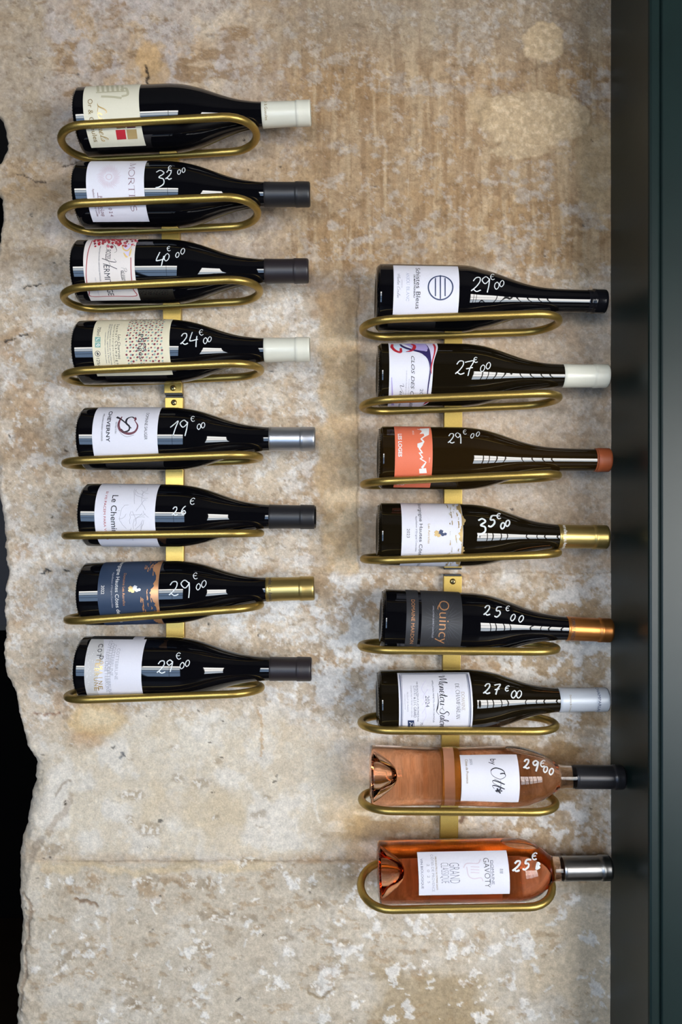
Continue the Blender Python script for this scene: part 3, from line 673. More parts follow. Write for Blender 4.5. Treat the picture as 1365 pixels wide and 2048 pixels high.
    def price(s, items, wd=2.1):
        keep = s.prints; s.prints = {}
        for c, cx, cy, h, sl in items:
            pp = s.z2p(cx, cy); h = h/K*(.86 if c not in '0E' else .92)
            for pl in PEN[c]:
                D = crom(pl, 6); w_ = h*(1.0 if c in '0E' else 1.0)
                pts = [s.hit(pp[0]+(x-.3)*w_+sl*(y-.5)*h, pp[1]-(y-.5)*h) for x, y in D]
                s.ribbon(pts, wd/1600./1.0*(.8 if c in '0E' else 1.), ('white paint pen', 'price_marking'), .00035)
        s.flush(s.root); s.prints = keep
    def cap_text(s, txt, x, y0, y1, h, m):
        v, f = get_text(txt); pp = s.z2p(x, (y0+y1)/2)
        a = (pp[0]-CX)*(dep(Y_AX)-.015)/F_PX-s.X; k = h/K/1600./CAP_H
        r = max(s.rad(a)+.0006, s.cap_r)+(.0009 if s.L-a < .02 else .0003); zc = s.Z+(a)*math.sin(s.tau)
        ve = math.atan2(EYE-zc, dep(Y_AX))
        yc = HY-(zc-EYE)*F_PX/dep(Y_AX); R = r*F_PX/dep(Y_AX)
        th = [ve+math.asin(max(-.98, min(.98, (yc-(s.zy+y/K))/R))) for y in (y0, y1)]
        u0, u1 = v[:, 0].min(), v[:, 0].max()
        V = []
        for q in v:
            t = th[0]+(th[1]-th[0])*(q[0]-u0)/(u1-u0); V.append((a+q[1]*k, -r*math.cos(t), r*math.sin(t)))
        mesh_obj('lettering', V, f, MATS[m], s.cap, smooth=False)

# --- materials of the bottles
def glass_dark(name, c): return mat(name, c, .025, spec=.55)
g_black = glass_dark('black glass', (.0025, .0025, .0035)); g_olive = glass_dark('dark olive glass', (.0075, .0052, .0025)); g_amber = glass_dark('dark amber glass', (.016, .0085, .0025))
def glass_pink(name, col, dens):
    m = bpy.data.materials.new(name); m.use_nodes = True; nt = m.node_tree; b = nt.nodes['Principled BSDF']
    b.inputs['Base Color'].default_value = (1, .97, .95, 1); b.inputs['Roughness'].default_value = .01; b.inputs['IOR'].default_value = 1.37
    b.inputs['Transmission Weight'].default_value = 1.0
    v = nt.nodes.new('ShaderNodeVolumeAbsorption'); v.inputs['Color'].default_value = (*col, 1); v.inputs['Density'].default_value = dens
    nt.links.new(v.outputs[0], nt.nodes['Material Output'].inputs['Volume']); MATS[name] = m; return m
g_rose1 = glass_pink('pale rosé in clear glass', (.93, .50, .16), 12.); g_rose2 = glass_pink('deep rosé in clear glass', (.965, .47, .08), 22.)
paper = lambda n, c, r=.62: mat(n, c, r, bump=(500, .12, .0004), var=(300, .03))
p_cream = paper('cream paper', 'd9d3bd'); p_white = paper('cool white paper', 'dcdae2'); p_pinkish = paper('warm white paper', 'dfd6d0'); p_straw = paper('straw paper', 'ddd3b6')
p_navy = paper('navy paper', '2b3a52', .5); p_orange = paper('coral paper', 'e0714f'); p_black = paper('charcoal paper', '2b2b2e', .55); p_grey = paper('silvery paper', 'c4c1c0')
for n, c, r, me in (('ink black', '20202a', .5, 0), ('ink grey', '6d6f7c', .6, 0), ('ink pale grey', 'a9a8b0', .6, 0), ('ink maroon', '6a3340', .6, 0), ('ink mauve', 'd3c5cd', .7, 0), ('ink navy', '2c3a5e', .5, 0), ('ink red', 'a83a3c', .5, 0),
                    ('ink crimson', 'b5202e', .5, 0), ('ink wine', '82303e', .6, 0), ('ink sage', '8fa9a0', .6, 0), ('ink olive', 'b9b295', .7, 0), ('ink blue grey', '8b95b4', .6, 0), ('ink white', 'e6e4e0', .6, 0), ('ink teal', '7fa79a', .6, 0),
                    ('ink orange', 'd99a58', .6, 0), ('ink yellow', 'e3c27a', .6, 0), ('ink rose', 'cf6673', .6, 0), ('ink violet', '2e2358', .5, 0), ('ink lilac', 'a99bd0', .6, 0), ('ink pale lilac', 'd3c9e2', .6, 0), ('ink sky', 'c5d2e2', .6, 0),
                    ('ink dark ochre', '8a7340', .5, 0), ('ink soft black', '3b3b3f', .6, 0), ('white paint pen', 'd9dcdc', .5, 0)):
    mat(n, c, r, metal=me)
mat('gold foil', (.60, .42, .18), .35, metal=.45); mat('copper foil', (.60, .29, .13), .35, metal=.45); mat('silver foil', (.6, .62, .66), .35, metal=.45)
c_cream = mat('cream capsule', 'd5d2c2', .38, coat=.2); c_black = mat('black capsule', '1d1c1f', .42); c_brown = mat('brown black capsule', '251f22', .42)
c_silver = mat('silver capsule', (.42, .43, .46), .34, metal=.9, bump=(300, .05, .0003)); c_gold = mat('gold capsule', (.52, .38, .13), .33, metal=.9, bump=(300, .05, .0003))
c_copper = mat('copper capsule', (.62, .24, .065), .32, metal=.9, bump=(300, .05, .0003)); c_pale = mat('pale grey capsule', 'b7bcc4', .4, metal=.15); c_wax = mat('terracotta wax', 'a04f2a', .5, bump=(120, .2, .001))
c_blkg = mat('glossy black capsule', (.006, .006, .008), .12); c_steel = mat('brushed steel capsule', (.33, .32, .31), .30, metal=1., bump=(700, .1, .0004)); c_char = mat('charcoal capsule', '2e2d30', .3, metal=.4)

# ---------- left column
b = Bottle(100, 140, 145, 240, 227, BURG, 297, 'dark bottle with cream label, cream capsule and no price, top of the left rack', g_black)
b.capsule(523, c_cream)
b.label(168, 442, -73, 100, p_cream)
b.text('Or & Gueules', 193, 216, 143, 350, 'ink dark ochre')
b.strokes('Lu', 232, 275, 165, 240, 'gold foil', .0011); b.strokes('mels', 240, 275, 262, 345, 'gold foil', .0009)
for x0, x1, y0, y1, m in ((320, 367, 292, 339, 'ink crimson'), (373, 422, 290, 337, 'gold foil'), (318, 363, 248, 286, 'ink dark ochre'), (369, 412, 246, 284, 'ink maroon')):
    b.poly([(x0, y0), (x1, y0-2), (x1+6, y1-3), (x0+8, y1)], m)
for i in range(4): b.zline([(335, 318), (345, 312)], .01, 'ink olive')
for k in range(6): b.zline([(232+k*24, 78), (236+k*24, 108)], 5, 'ink olive', curve=False)
b.zline([(225, 112), (380, 104)], 3, 'ink olive', curve=False); b.zline([(250, 130), (300, 132), (350, 138)], 5, 'ink olive'); b.zline([(345, 100), (370, 90), (380, 120), (350, 130)], 5, 'ink olive')
b.flush(b.lab); b.cap_text('Or & Gueules', 1047, 140, 242, 14, 'ink dark ochre')

b = Bottle(100, 140, 143, 391, 389, BURG, 297, 'dark bottle marked 32 with a white sunburst label, second from top on the left', g_black)
b.capsule(527, c_black); b.label(180, 462, -72, 100, p_white)
b.strokes('MORTIES', 384, 412, 456, 690, 'ink maroon', 1.0, serif=True)
for k in range(44):
    t = 2*math.pi*k/44; r0, r1 = 22+4*rnd.random(), 54+9*rnd.random(); c_, s_ = math.cos(t), math.sin(t); e = .12
    b.zline([(288+r0*c_, 522+r0*s_), (288+(r0+r1)/2*math.cos(t+e), 522+(r0+r1)/2*math.sin(t+e)), (288+r1*math.cos(t+.02), 522+r1*math.sin(t+.02))], [.6, 1.7, .4], 'ink mauve', n=3)
b.circle(288, 522, 14, 2, 'ink mauve')
b.text('Appellation Pic Saint-Loup Contrôlée', 215, 224, 580, 712, 'ink maroon'); b.text('Pic Saint-Loup', 243, 262, 615, 712, 'ink maroon'); b.text('2 0 2 4', 288, 304, 655, 712, 'ink maroon')
b.zline([(233, 598), (240, 700)], 1, 'ink maroon', curve=False)
b.flush(b.lab)
b.price([('3', 535, 528, 88, .1), ('2', 580, 512, 52, .15), ('E', 583, 480, 26, 0), ('0', 630, 498, 26, .1), ('0', 652, 489, 26, .1)])

b = Bottle(100, 460, 140, 545, 542, BURG, 297, 'dark bottle marked 40 with a red-splashed off-white label, third on the left', g_black)
b.capsule(528, c_brown); b.label(165, 415, -74, 100, p_pinkish)
b.zline([(207, 52), (186, 110), (177, 200), (181, 260), (192, 300), (202, 322), (310, 321), (420, 320), (408, 290), (400, 250), (396, 200), (395, 135)], 1.6, 'ink red', n=5)
b.strokes('C', 275, 330, 62, 100, 'ink black', .0006); b.text('ROZES-', 272, 296, 98, 150, 'ink black'); b.strokes('H', 262, 318, 138, 178, 'ink black', .0006); b.text('ERMITAGE', 269, 297, 172, 318, 'ink black')
b.text('APPELLATION CROZES HERMITAGE PROTEGEE', 237, 243, 78, 250, 'ink grey'); b.text('MIS EN BOUTEILLE', 226, 232, 232, 318, 'ink pale grey')
b.strokes('Pierre C', 352, 378, 180, 275, 'ink soft black', .0004); b.zline([(348, 198), (349, 225), (354, 244)], 1.2, 'ink soft black')
for i in range(150):
    x = rnd.uniform(215, 430); y = 44+max(0., rnd.gauss(0, 1))*(.13*(x-200)) if rnd.random() < .8 else rnd.uniform(50, 85)
    if x > 345 and x < 400 and rnd.random() < .6: continue
    if y > 100: continue
    q = rnd.uniform(3, 9); b.poly([(x+q*rnd.uniform(.7, 1.2)*math.cos(t), y+q*.8*rnd.uniform(.7, 1.2)*math.sin(t)) for t in np.linspace(0, 5.3, 7)], rnd.choice(['ink crimson', 'ink red', 'ink rose', 'ink wine', 'ink crimson']), nm='splash', off=.0004+.00012*rnd.random())
for P in ([(352, 78), (365, 98), (362, 112), (372, 130), (385, 128), (392, 104), (404, 84), (396, 66)],): b.poly(P, 'ink pale lilac', nm='splash', off=.00036)
for P in ([(352, 78), (360, 95), (375, 102), (385, 96), (400, 78)], [(360, 112), (372, 130), (380, 132)], [(398, 92), (392, 110), (388, 128)]): b.zline(P, [2, 4, 2], 'ink yellow', nm='splash')
b.flush(b.lab)
b.price([('4', 537, 142, 78, .15), ('0', 570, 133, 40, .2), ('E', 577, 92, 24, 0), ('0', 622, 122, 28, .2), ('0', 648, 104, 32, .2)])

b = Bottle(100, 460, 143, 704, 699, BURG, 297, 'dark bottle marked 24 with a dotted straw-coloured label and cream capsule, fourth on the left', g_black)
b.capsule(527, c_cream); b.label(208, 584, -58, 100, p_straw)
for i in range(12):
    for j in range(19):
        x = 375+15.2*i+rnd.uniform(-4, 4); th = 1.18-j*.098+rnd.uniform(-.02, .02)
        a = b.H(x, 560)[0]; q = rnd.uniform(4.2, 6.0)/K/1600; e = rnd.uniform(0, 3)
        P = [(a+q*1.1*math.cos(t)*(1 if k % 2 else .85)+q*.35*math.sin(t)*math.sin(e), th+q*.92*math.sin(t)/.0403) for k, t in enumerate(np.linspace(0, 5.5, 8))]
        b.poly(P, 'ink wine' if (i+j) % 2 else 'ink sage', nm='dots', zoom=False, off=.00036)
b.text('Les', 455, 476, 528, 592, 'ink black'); b.text('Ponges', 432, 455, 508, 630, 'ink black')
b.text('Léo Charruau', 331, 344, 512, 628, 'ink soft black'); b.text('S a u m u r - C h a m p i g n y', 318, 330, 462, 668, 'ink soft black'); b.text('a p p e l l a t i o n  d’ o r i g i n e  c o n t r ô l é e', 305, 313, 462, 668, 'ink soft black')
b.text('mis en bouteille au domaine par Léo Charruau', 291, 297, 462, 660, 'ink grey'); b.text('SCEA Charruau, vigneron à Parnay', 280, 286, 462, 650, 'ink grey'); b.text('contains sulphites - contient des sulfites', 268, 273, 500, 650, 'ink grey')
b.text('750ml', 231, 246, 476, 516, 'ink soft black'); b.text('12%vol', 231, 246, 624, 680, 'ink soft black')
for y0, y1 in ((522, 546), (549, 573)): b.poly([(220, y0), (247, y0), (247, y1), (220, y1)], 'ink teal')
b.zline([(226, 540), (234, 530), (243, 528)], 1.4, 'ink white', off=.0006); b.zline([(226, 567), (236, 556), (242, 562), (232, 568)], 1.4, 'ink white', off=.0006)
b.circle(233, 603, 12, 1., 'ink black'); b.zline([(228, 598), (236, 604), (231, 609)], 2.4, 'ink black')
b.flush(b.lab)
b.price([('2', 655, 532, 62, .1), ('4', 700, 533, 80, 0), ('E', 735, 500, 30, 0), ('0', 758, 540, 32, .1), ('0', 779, 533, 28, .2)])

b = Bottle(100, 760, 152, 878, 878, BURG, 298, 'dark bottle marked 19 with white label and silver capsule, just under the paired screws', g_black)
b.capsule(537, c_silver); b.label(206, 524, -40, 100, p_white)
b.text('CHEVERNY', 276, 293, 155, 303, 'ink black', bold=.018); b.text('APPELLATION CHEVERNY CONTRÔLÉE', 251, 258, 166, 297, 'ink soft black'); b.text('DOMAINE SAUGER', 462, 476, 163, 291, 'ink soft black')
b.zline([(412, 188), (400, 182), (378, 190), (372, 210), (388, 228), (384, 246), (362, 254), (346, 240)], [3, 2.2, 4, 3.5, 3, 4, 3], 'ink black')
b.zline([(414, 184), (419, 192), (413, 200)], [5, 3], 'ink maroon', curve=False)
b.zline([(326, 182), (352, 196), (398, 236)], [5, 3, 1.5], 'ink black'); b.zline([(352, 180), (338, 205), (336, 230), (352, 252), (385, 262), (415, 252), (428, 225), (415, 200)], [2, 4, 5, 4, 5, 4, 3, 1.5], 'ink maroon')
b.text('Amour et Respect de la Nature', 318, 328, 205, 262, 'ink grey')
b.zline([(330, 215), (340, 252), (372, 276), (410, 268)], 1.4, 'ink pale grey')
b.flush(b.lab)
b.price([('1', 607, 235, 80, .25), ('9', 652, 232, 82, .05), ('E', 694, 190, 28, 0), ('0', 727, 228, 30, .1), ('0', 747, 221, 30, .1)])

b = Bottle(100, 760, 155, 1031, 1034, BURG, 296, 'dark bottle marked 26 with a white crackle-lined label and black capsule, sixth on the left', g_black)
b.capsule(537, c_black); b.label(217, 512, -100, 100, p_white)
b.text('Le Chemin', 297, 325, 563, 746, 'ink black', bold=.006); b.text('SI VIS PACEM PARA VINUM', 261, 272, 545, 775, 'ink red')
for i in range(26):
    x, y = rnd.uniform(335, 500), rnd.uniform(520, 730); P = [(x, y)]; ang = rnd.uniform(0, 6.28)
    for k in range(rnd.randint(3, 6)):
        ang += rnd.uniform(-.9, .9); x += rnd.uniform(8, 24)*math.cos(ang); y += rnd.uniform(8, 24)*math.sin(ang)
        if not (328 < x < 505 and 515 < y < 800): break
        P.append((x, y))
    if len(P) > 1: b.zline(P, .7, 'ink pale grey', nm='line_drawing', curve=False, n=2)
b.flush(b.lab)
b.price([('2', 610, 640, 46, .1), ('6', 652, 635, 48, .1), ('E', 692, 592, 34, .2)])

b = Bottle(100, 1080, 152, 1185, 1177, BURG, 297, 'dark bottle marked 29 with navy and copper label and gold capsule, seventh on the left', g_black)
b.capsule(531, c_gold); b.label(232, 530, -100, 100, p_navy)
def foil(b, xl, m, seed, hi=True):
    rr = random.Random(seed); a1 = b.la[1]-.0004; aL = b.H(xl, 250)[0]; n = 60; v = []; f = []
    th = np.linspace(-1.7, 1.6, n+1); jag = [rr.uniform(-.0012, .0022) for _ in th]
    for i, t in enumerate(th):
        v += [b.P(aL+jag[i]+.004*math.sin(i*.35), t, .0004), b.P((aL+a1)/2, t, .0004), b.P(a1, t, .0004)]
    for i in range(n): f += [(3*i, 3*i+1, 3*i+4, 3*i+3), (3*i+1, 3*i+2, 3*i+5, 3*i+4)]
    b.add((m, 'foil'), v, f)
foil(b, 500, 'copper foil', 3)
for k in range(26):
    x = rnd.uniform(440, 505); th0 = rnd.choice([rnd.uniform(-1.1, .2), rnd.uniform(-.9, 0), rnd.uniform(.5, 1.4)]); l = rnd.uniform(.08, .3); a = b.H(x, 250)[0]
    b.ribbon([(a+rnd.uniform(-.0005, .0005), th0+l*q/4) for q in range(5)], [rnd.uniform(.0003, .0016) for _ in range(5)], ('copper foil', 'foil'))
b.text('Bourgogne Hautes Côtes de Nuits', 318, 336, 110, 400, 'ink white'); b.text('Appellation d’Origine Contrôlée', 298, 306, 160, 330, 'ink pale grey'); b.text('Domaine Les Astrelles', 354, 366, 164, 320, 'copper foil')
b.text('2022', 250, 265, 222, 264, 'ink white')
def grapes(b, cx, cy, m1, m2):
    for dx, dy, q, m in ((-16, -6, 13, m1), (-6, 8, 12, m1), (-20, 6, 9, m1), (6, -10, 12, m2), (14, 4, 11, m2), (26, 2, 9, m2), (2, -2, 10, m2)):
        b.poly([(cx+dx-q, cy+dy), (cx+dx-q*.2, cy+dy-q*.8), (cx+dx+q*.9, cy+dy-q*.3), (cx+dx+q*.5, cy+dy+q*.7), (cx+dx-q*.4, cy+dy+q*.8)], m, off=.0004+.0001*rnd.random())
grapes(b, 410, 240, 'gold foil', 'silver foil')
b.flush(b.lab); b.cap_text('Les Astrelles', 1066, 228, 298, 17, 'ink soft black'); b.cap_text('Astrelles', 1066, 182, 218, 17, 'ink soft black')
b.price([('2', 604, 238, 80, .1), ('9', 662, 236, 92, -.12), ('E', 706, 176, 32, 0), ('0', 724, 228, 34, .15), ('0', 751, 214, 38, .2)])

b = Bottle(100, 1080, 146, 1336, 1338, BURG, 297, 'dark bottle with gold overlapping capitals on a white label, bottom of the left rack', g_black)
b.capsule(538, c_brown)
b.label(168, 446, -72, 72, p_white); a0, a1 = b.la
b.patch('grey_band', lambda th: (a0, a0+.018+.004*math.sin(th*3)), math.radians(-72), math.radians(72), p_grey, .0003, b.lab)
b.patch('back_label', lambda th: (a0-.001, a1-.018), math.radians(75), math.radians(170), p_black, .00018, b.root, nt=16, na=3)
b.patch('label_tab', lambda th: (a1-.018, a1-.004), math.radians(72), math.radians(100), p_white, .00018, b.lab, nt=6, na=3)
for i, ch in enumerate('COTTEBRUNE'):
    y = 508+i*23.2; x = 238-[0, 5, 9, 12, 17, 20, 21, 23, 22, 21][i]; b.text(ch, x, x+21, y, y+17, 'ink soft black' if i < 3 else 'gold foil', bold=.01)
for i, ch in enumerate('DOMAINE'):
    y = 566+i*24; x = 238+[4, 3, 1, 0, -1, -1, 0][i]; b.text(ch, x, x+20, y+(7 if ch == 'I' else 0), y+(10 if ch == 'I' else 17), 'ink soft black' if i < 1 else 'gold foil', bold=.008)
for k, (x, y) in enumerate(((272, 492), (285, 505), (297, 512), (318, 530), (268, 590), (280, 600))): b.text('COTTEBRUNE', x, x+15, y, y+150, 'ink pale grey')
for k in range(120): b.circle(rnd.uniform(180, 300), rnd.uniform(520, 735), rnd.uniform(1., 2.2), 0, 'ink white', n=6, nm='dots', fill=True)
b.flush(b.lab)
b.price([('2', 543, 620, 70, .15), ('9', 583, 612, 62, .1), ('E', 624, 566, 34, 0), ('0', 645, 612, 34, .2), ('0', 671, 601, 34, .2)])

# ---------- right column
b = Bottle(700, 510, 750, 598, 603, [(a, r*1.04 if a < 130 else r) for a, r in SLIM], 297, 'tall black bottle with banded-circle label and plain black neck, top of the right rack', g_black)
b.capsule(1181, c_blkg, lip=(.018, .0012), dr=.0004, name='neck_ring')
b.label(213, 533, -44, 54, p_white)
b.text('Schistes Bleus', 324, 345, 66, 262, 'ink soft black'); b.text('DE MARTIGNEAU', 312, 320, 98, 208, 'ink soft black', bold=.02); b.strokes('ANJOU BLANC', 277, 291, 88, 226, 'ink blue grey', 1.0, serif=True)
b.strokes('Martin Coulin'.replace('C', 'C').replace('M', 'M'), 232, 246, 95, 208, 'ink grey', .0003); b.text('DOMAINE DE', 252, 257, 122, 160, 'ink pale grey')
b.circle(443, 157, 59, 2.7, 'ink navy')
for x, h in ((418, 44), (442, 57), (465, 44)): b.zline([(x, 157-h), (x, 157+h)], 2.4, 'ink navy', curve=False, n=10)
b.flush(b.lab)
b.price([('2', 618, 145, 80, .2), ('9', 663, 142, 82, .02), ('E', 693, 108, 30, 0), ('0', 717, 150, 38, .1), ('0', 742, 140, 34, .2)])

b = Bottle(700, 510, 753, 751, 752, SLIM, 298, 'dark bottle marked 27 with a purple swirl label and cream capsule, second on the right', g_olive)
b.capsule(1131, c_cream)
al = b.hit(700+193/K, 751)[0]; at_, am = b.hit(700+432/K, 700)[0], b.hit(700+406/K, 751)[0]
def fa(th):
    d = math.degrees(th); t = max(0., min(1., (d-2)/50)); r = am+(at_-am)*(t*t*(3-2*t))-.001*max(0, -d/40)
    if d < -62: r -= .012*((-62-d)/26)**1.6
    return al, r
b.label(193, 406, -88, 100, p_white, fa=fa)
def q(x, y): return (193-9.0+(x/1365*120)*K-K*7.7*0+0, y/1706*150*K+(680-510)*K)   # crop -> zoom columns
def q(x, y): return ((770-700+x/1365*120)*K, (680-510+y/1706*150)*K)
b.poly([q(150, 110), q(330, 100), q(480, 200), q(640, 250), q(560, 300), q(420, 290), q(380, 300), q(300, 290), q(160, 200)], 'ink sky', off=.00034)
b.poly([q(430, 100), q(700, 90), q(930, 95), q(985, 160), q(975, 230), q(900, 275), q(800, 260), q(660, 215)], 'ink lilac', off=.00034)
b.poly([q(940, 100), q(1080, 92), q(1140, 180), q(1130, 300), q(1085, 470), q(1062, 560), q(1045, 330), q(1000, 180)], 'ink pale lilac', off=.00034)
b.zline([q(350, 105), q(400, 150), q(500, 195), q(640, 235), q(800, 270), q(920, 310), q(1000, 400), q(1035, 520), q(1045, 650), q(1020, 850), q(990, 1050), q(972, 1240), q(965, 1300)], [4, 6, 6, 5, 6, 11, 8, 5, 3.5, 3, 2.5, 1.5, 1], 'ink violet')
b.poly([q(920, 92), q(985, 150), q(1030, 250), q(1052, 400), q(1060, 560), q(1030, 500), q(1000, 400), q(930, 310), q(860, 270), q(960, 260), q(985, 190)], 'ink violet')
b.zline([q(175, 105), q(165, 165), q(230, 240), q(320, 280), q(365, 270), q(365, 190)], [5, 6, 6, 5, 6, 4], 'ink crimson'); b.zline([q(480, 275), q(600, 250), q(670, 190), q(670, 130), q(600, 100)], [1, 5, 7, 6, 5], 'ink crimson')
b.zline([q(1110, 100), q(1145, 180), q(1130, 320), q(1085, 490), q(1055, 640), q(1065, 780)], [4, 4, 2.5, 2, 3, .6], 'ink crimson')
b.poly([q(150, 850), q(165, 850), q(190, 1240), q(215, 1480), q(150, 1480)], 'ink lilac'); b.zline([q(870, 1470), q(940, 1420), q(985, 1395)], [1, 4, 4], 'ink crimson')
b.text('CLOS DES CAMIERES', 299, 315, 494, 745, 'ink soft black', shear=.25); b.strokes('Viognier', 243, 262, 622, 745, 'ink black', .0005)
b.text('2023', 341, 356, 652, 705, 'ink grey'); b.text('Indication Géographique Protégée', 273, 278, 565, 720, 'ink pale grey'); b.text('Collines Rhodaniennes', 285, 290, 605, 720, 'ink pale grey')
b.flush(b.lab)
b.price([('2', 538, 550, 76, .15), ('7', 580, 552, 78, .1), ('E', 611, 512, 28, 0), ('0', 648, 552, 36, .2), ('0', 676, 540, 36, .2)])

b = Bottle(700, 830, 755, 917, 920, SLIM, 299, 'dark amber bottle with coral mountain label and terracotta wax top, third on the right', g_amber)
b.capsule(1196, c_wax, lip=(.0165, .0006), dr=.0009, name='wax_seal')
b.label(221, 404, -72, 100, p_orange)
b.text('LES LOGES', 237, 254, 94, 204, 'ink white', bold=.03); b.text('2022', 306, 313, 78, 98, 'ink white'); b.text('Blanc', 386, 392, 208, 232, 'ink white')
for P in ([(340, 68), (388, 66), (386, 98), (366, 108), (360, 92), (340, 94), (352, 82)], [(330, 140), (362, 130), (356, 148), (342, 168), (330, 156)], [(338, 262), (372, 258), (376, 282), (340, 284)]): b.poly(P, 'ink white')
b.zline([(366, 104), (348, 118), (360, 130), (340, 165), (355, 186), (338, 184), (356, 208), (342, 212), (372, 230), (352, 258)], [2.5, 3, 4, 3, 2.4, 2, 2.4, 2, 2.4, 5], 'ink white', curve=False, n=3)
b.zline([(330, 70), (352, 76)], 2, 'ink white', curve=False)
b.circle(236, 334, 8, 1.1, 'ink white', n=16); b.circle(256, 335, 9, 1.1, 'ink white', n=16)
b.flush(b.lab)
b.price([('2', 495, 115, 54, .1), ('9', 530, 112, 56, -.2), ('E', 559, 84, 24, 0), ('0', 598, 102, 26, .3), ('0', 625, 94, 26, .3)])

b = Bottle(700, 830, 753, 1070, 1074, BURG, 297, 'dark bottle marked 35 with a white label edged in gold, fourth on the right', g_olive)
b.capsule(1121, c_gold); b.label(254, 553, -100, 100, p_white)
foil(b, 530, 'gold foil', 5)
for k in range(46):
    x = rnd.uniform(480, 540); th0 = rnd.choice([rnd.uniform(.5, 1.4), rnd.uniform(-1.4, -.5), rnd.uniform(-1.3, 1.3)]); l = rnd.uniform(.05, .25); a = b.H(x, 578)[0]
    b.ribbon([(a+rnd.uniform(-.0005, .0005), th0+l*w_/4) for w_ in range(5)], [rnd.uniform(.0002, .0014) for _ in range(5)], (rnd.choice(['gold foil', 'ink dark ochre', 'ink olive']), 'foil'))
b.text('Bourgogne Hautes Côtes de Nuits', 340, 356, 436, 742, 'ink soft black'); b.text('Appellation d’Origine Contrôlée', 322, 330, 494, 664, 'ink grey'); b.text('Les Astrelles', 382, 393, 532, 626, 'gold foil'); b.text('2023', 279, 293, 555, 598, 'ink soft black')
grapes(b, 440, 578, 'gold foil', 'ink navy')
b.flush(b.lab); b.cap_text('Les Astrelles', 1046, 597, 660, 16, 'ink white'); b.cap_text('Astrelles', 1046, 536, 585, 16, 'ink white')
b.price([('3', 642, 542, 82, .1), ('5', 694, 518, 62, .2), ('E', 724, 494, 28, 0), ('0', 746, 540, 34, .15), ('0', 770, 528, 34, .15)], 3.6)

b = Bottle(700, 1140, 760, 1246, 1260, BURG, 298, 'dark bottle marked 25 with charcoal label and copper capsule, fifth on the right', g_black)
b.capsule(1139, c_copper, lip=(.017, .0008))
b.label(350, 550, -70, 100, p_black); main = b.lab; la = b.la
b.text('Quincy', 436, 486, 152, 358, 'copper foil', bold=-.01); b.text('APPELLATION QUINCY CONTRÔLÉE', 404, 411, 175, 330, 'ink pale grey')
for k in range(34):
    t = 2*math.pi*k/34; r0 = rnd.uniform(34, 60); r1 = rnd.uniform(90, 140); c0 = (455, 250)
    P = [(c0[0]+r*.75*math.cos(t+.04*math.sin(r)), c0[1]+r*math.sin(t)) for r in np.linspace(r0, r1, 4)]
    P = [p for p in P if 354 < p[0] < 545 and 128 < p[1] < 370]
    if len(P) > 1: b.zline(P, [2.2, .6], 'ink soft black', nm='line_drawing', curve=False, n=3)
b.flush(main)
b.label(276, 336, -70, 100, p_black, name='label_strip'); b.text('DOMAINE MARDON', 300, 317, 146, 358, 'copper foil'); b.flush(b.lab)
b.cap_text('DOMAINE MARDON', 1086, 236, 342, 17, 'ink soft black')
b.price([('2', 670, 198, 54, .15), ('5', 722, 205, 56, .15), ('E', 768, 188, 26, .2), ('0', 796, 232, 36, .3), ('0', 836, 238, 36, .3)], 2.6)

b = Bottle(700, 1140, 753, 1402, 1399, BURG, 297, 'dark bottle marked 27 with navy-bordered white label and pale grey capsule, sixth on the right', g_olive)
b.capsule(1122, c_pale, lip=(.0165, .0005)); b.label(240, 600, -60, 73, p_white)
al, ar = b.la
def frame(b, d, wd, t0, t1):
    P = [(al+d, t) for t in np.linspace(t0, t1, 24)]+[(a, t1) for a in np.linspace(al+d, ar-d, 8)[1:]]+[(ar-d, t) for t in np.linspace(t1, t0, 24)[1:]]+[(a, t0) for a in np.linspace(ar-d, al+d, 8)[1:]]
    b.ribbon(P, wd, ('ink navy', 'border'))
frame(b, .0028, .0010, math.radians(-56), math.radians(69)); frame(b, .0044, .0004, math.radians(-54), math.radians(67))
b.strokes('DOMAINE', 546, 561, 594, 686, 'ink dark ochre', 1., serif=True); b.strokes('DE CHAMPARLAN', 520, 538, 554, 726, 'ink soft black', 1., serif=True)
b.strokes('Menetou-Salon', 440, 480, 522, 764, 'ink black', .0009, slant=.1); b.zline([(428, 600), (432, 640), (428, 672), (424, 690), (436, 705)], [.6, 1.4, 2.6, 1, .6], 'ink black', nm='lettering')
b.text('APPELLATION MENETOU-SALON CONTRÔLÉE', 406, 413, 540, 742, 'ink grey'); b.text('2024', 370, 388, 614, 668, 'ink grey')
b.text('MIS EN BOUTEILLE A LA PROPRIETE PAR', 329, 336, 546, 738, 'ink grey'); b.strokes('DAVID', 312, 325, 566, 616, 'ink grey', 1., serif=True); b.text('&', 312, 322, 620, 630, 'ink grey'); b.strokes('LUC', 312, 325, 634, 664, 'ink grey', 1., serif=True); b.text('GIRARD', 312, 325, 668, 718, 'ink grey')
b.text('VIGNERONS A MENETOU-SALON', 299, 305, 564, 716, 'ink pale grey'); b.text('PRODUIT DE FRANCE', 279, 286, 596, 690, 'ink pale grey'); b.text('CONTAINS SULPHITES', 267, 272, 604, 680, 'ink pale grey')
b.text('13,5% vol', 252, 257, 512, 545, 'ink pale grey'); b.text('75 cl', 344, 356, 742, 768, 'ink soft black')
b.poly([(283, 732), (314, 732), (314, 790), (283, 790)], 'ink navy')
b.zline([(290, 742), (300, 746), (296, 758), (308, 764)], 1.4, 'ink white', off=.0006); b.zline([(306, 742), (310, 752), (308, 770)], 1.0, 'ink white', off=.0006)
for d in (0, 40, 90): b.zline([(370+d*.3, 540+d), (350+d*.2, 580+d), (372, 620+d), (352, 660+d)], .8, 'ink pale lilac', nm='watermark')
b.flush(b.lab)
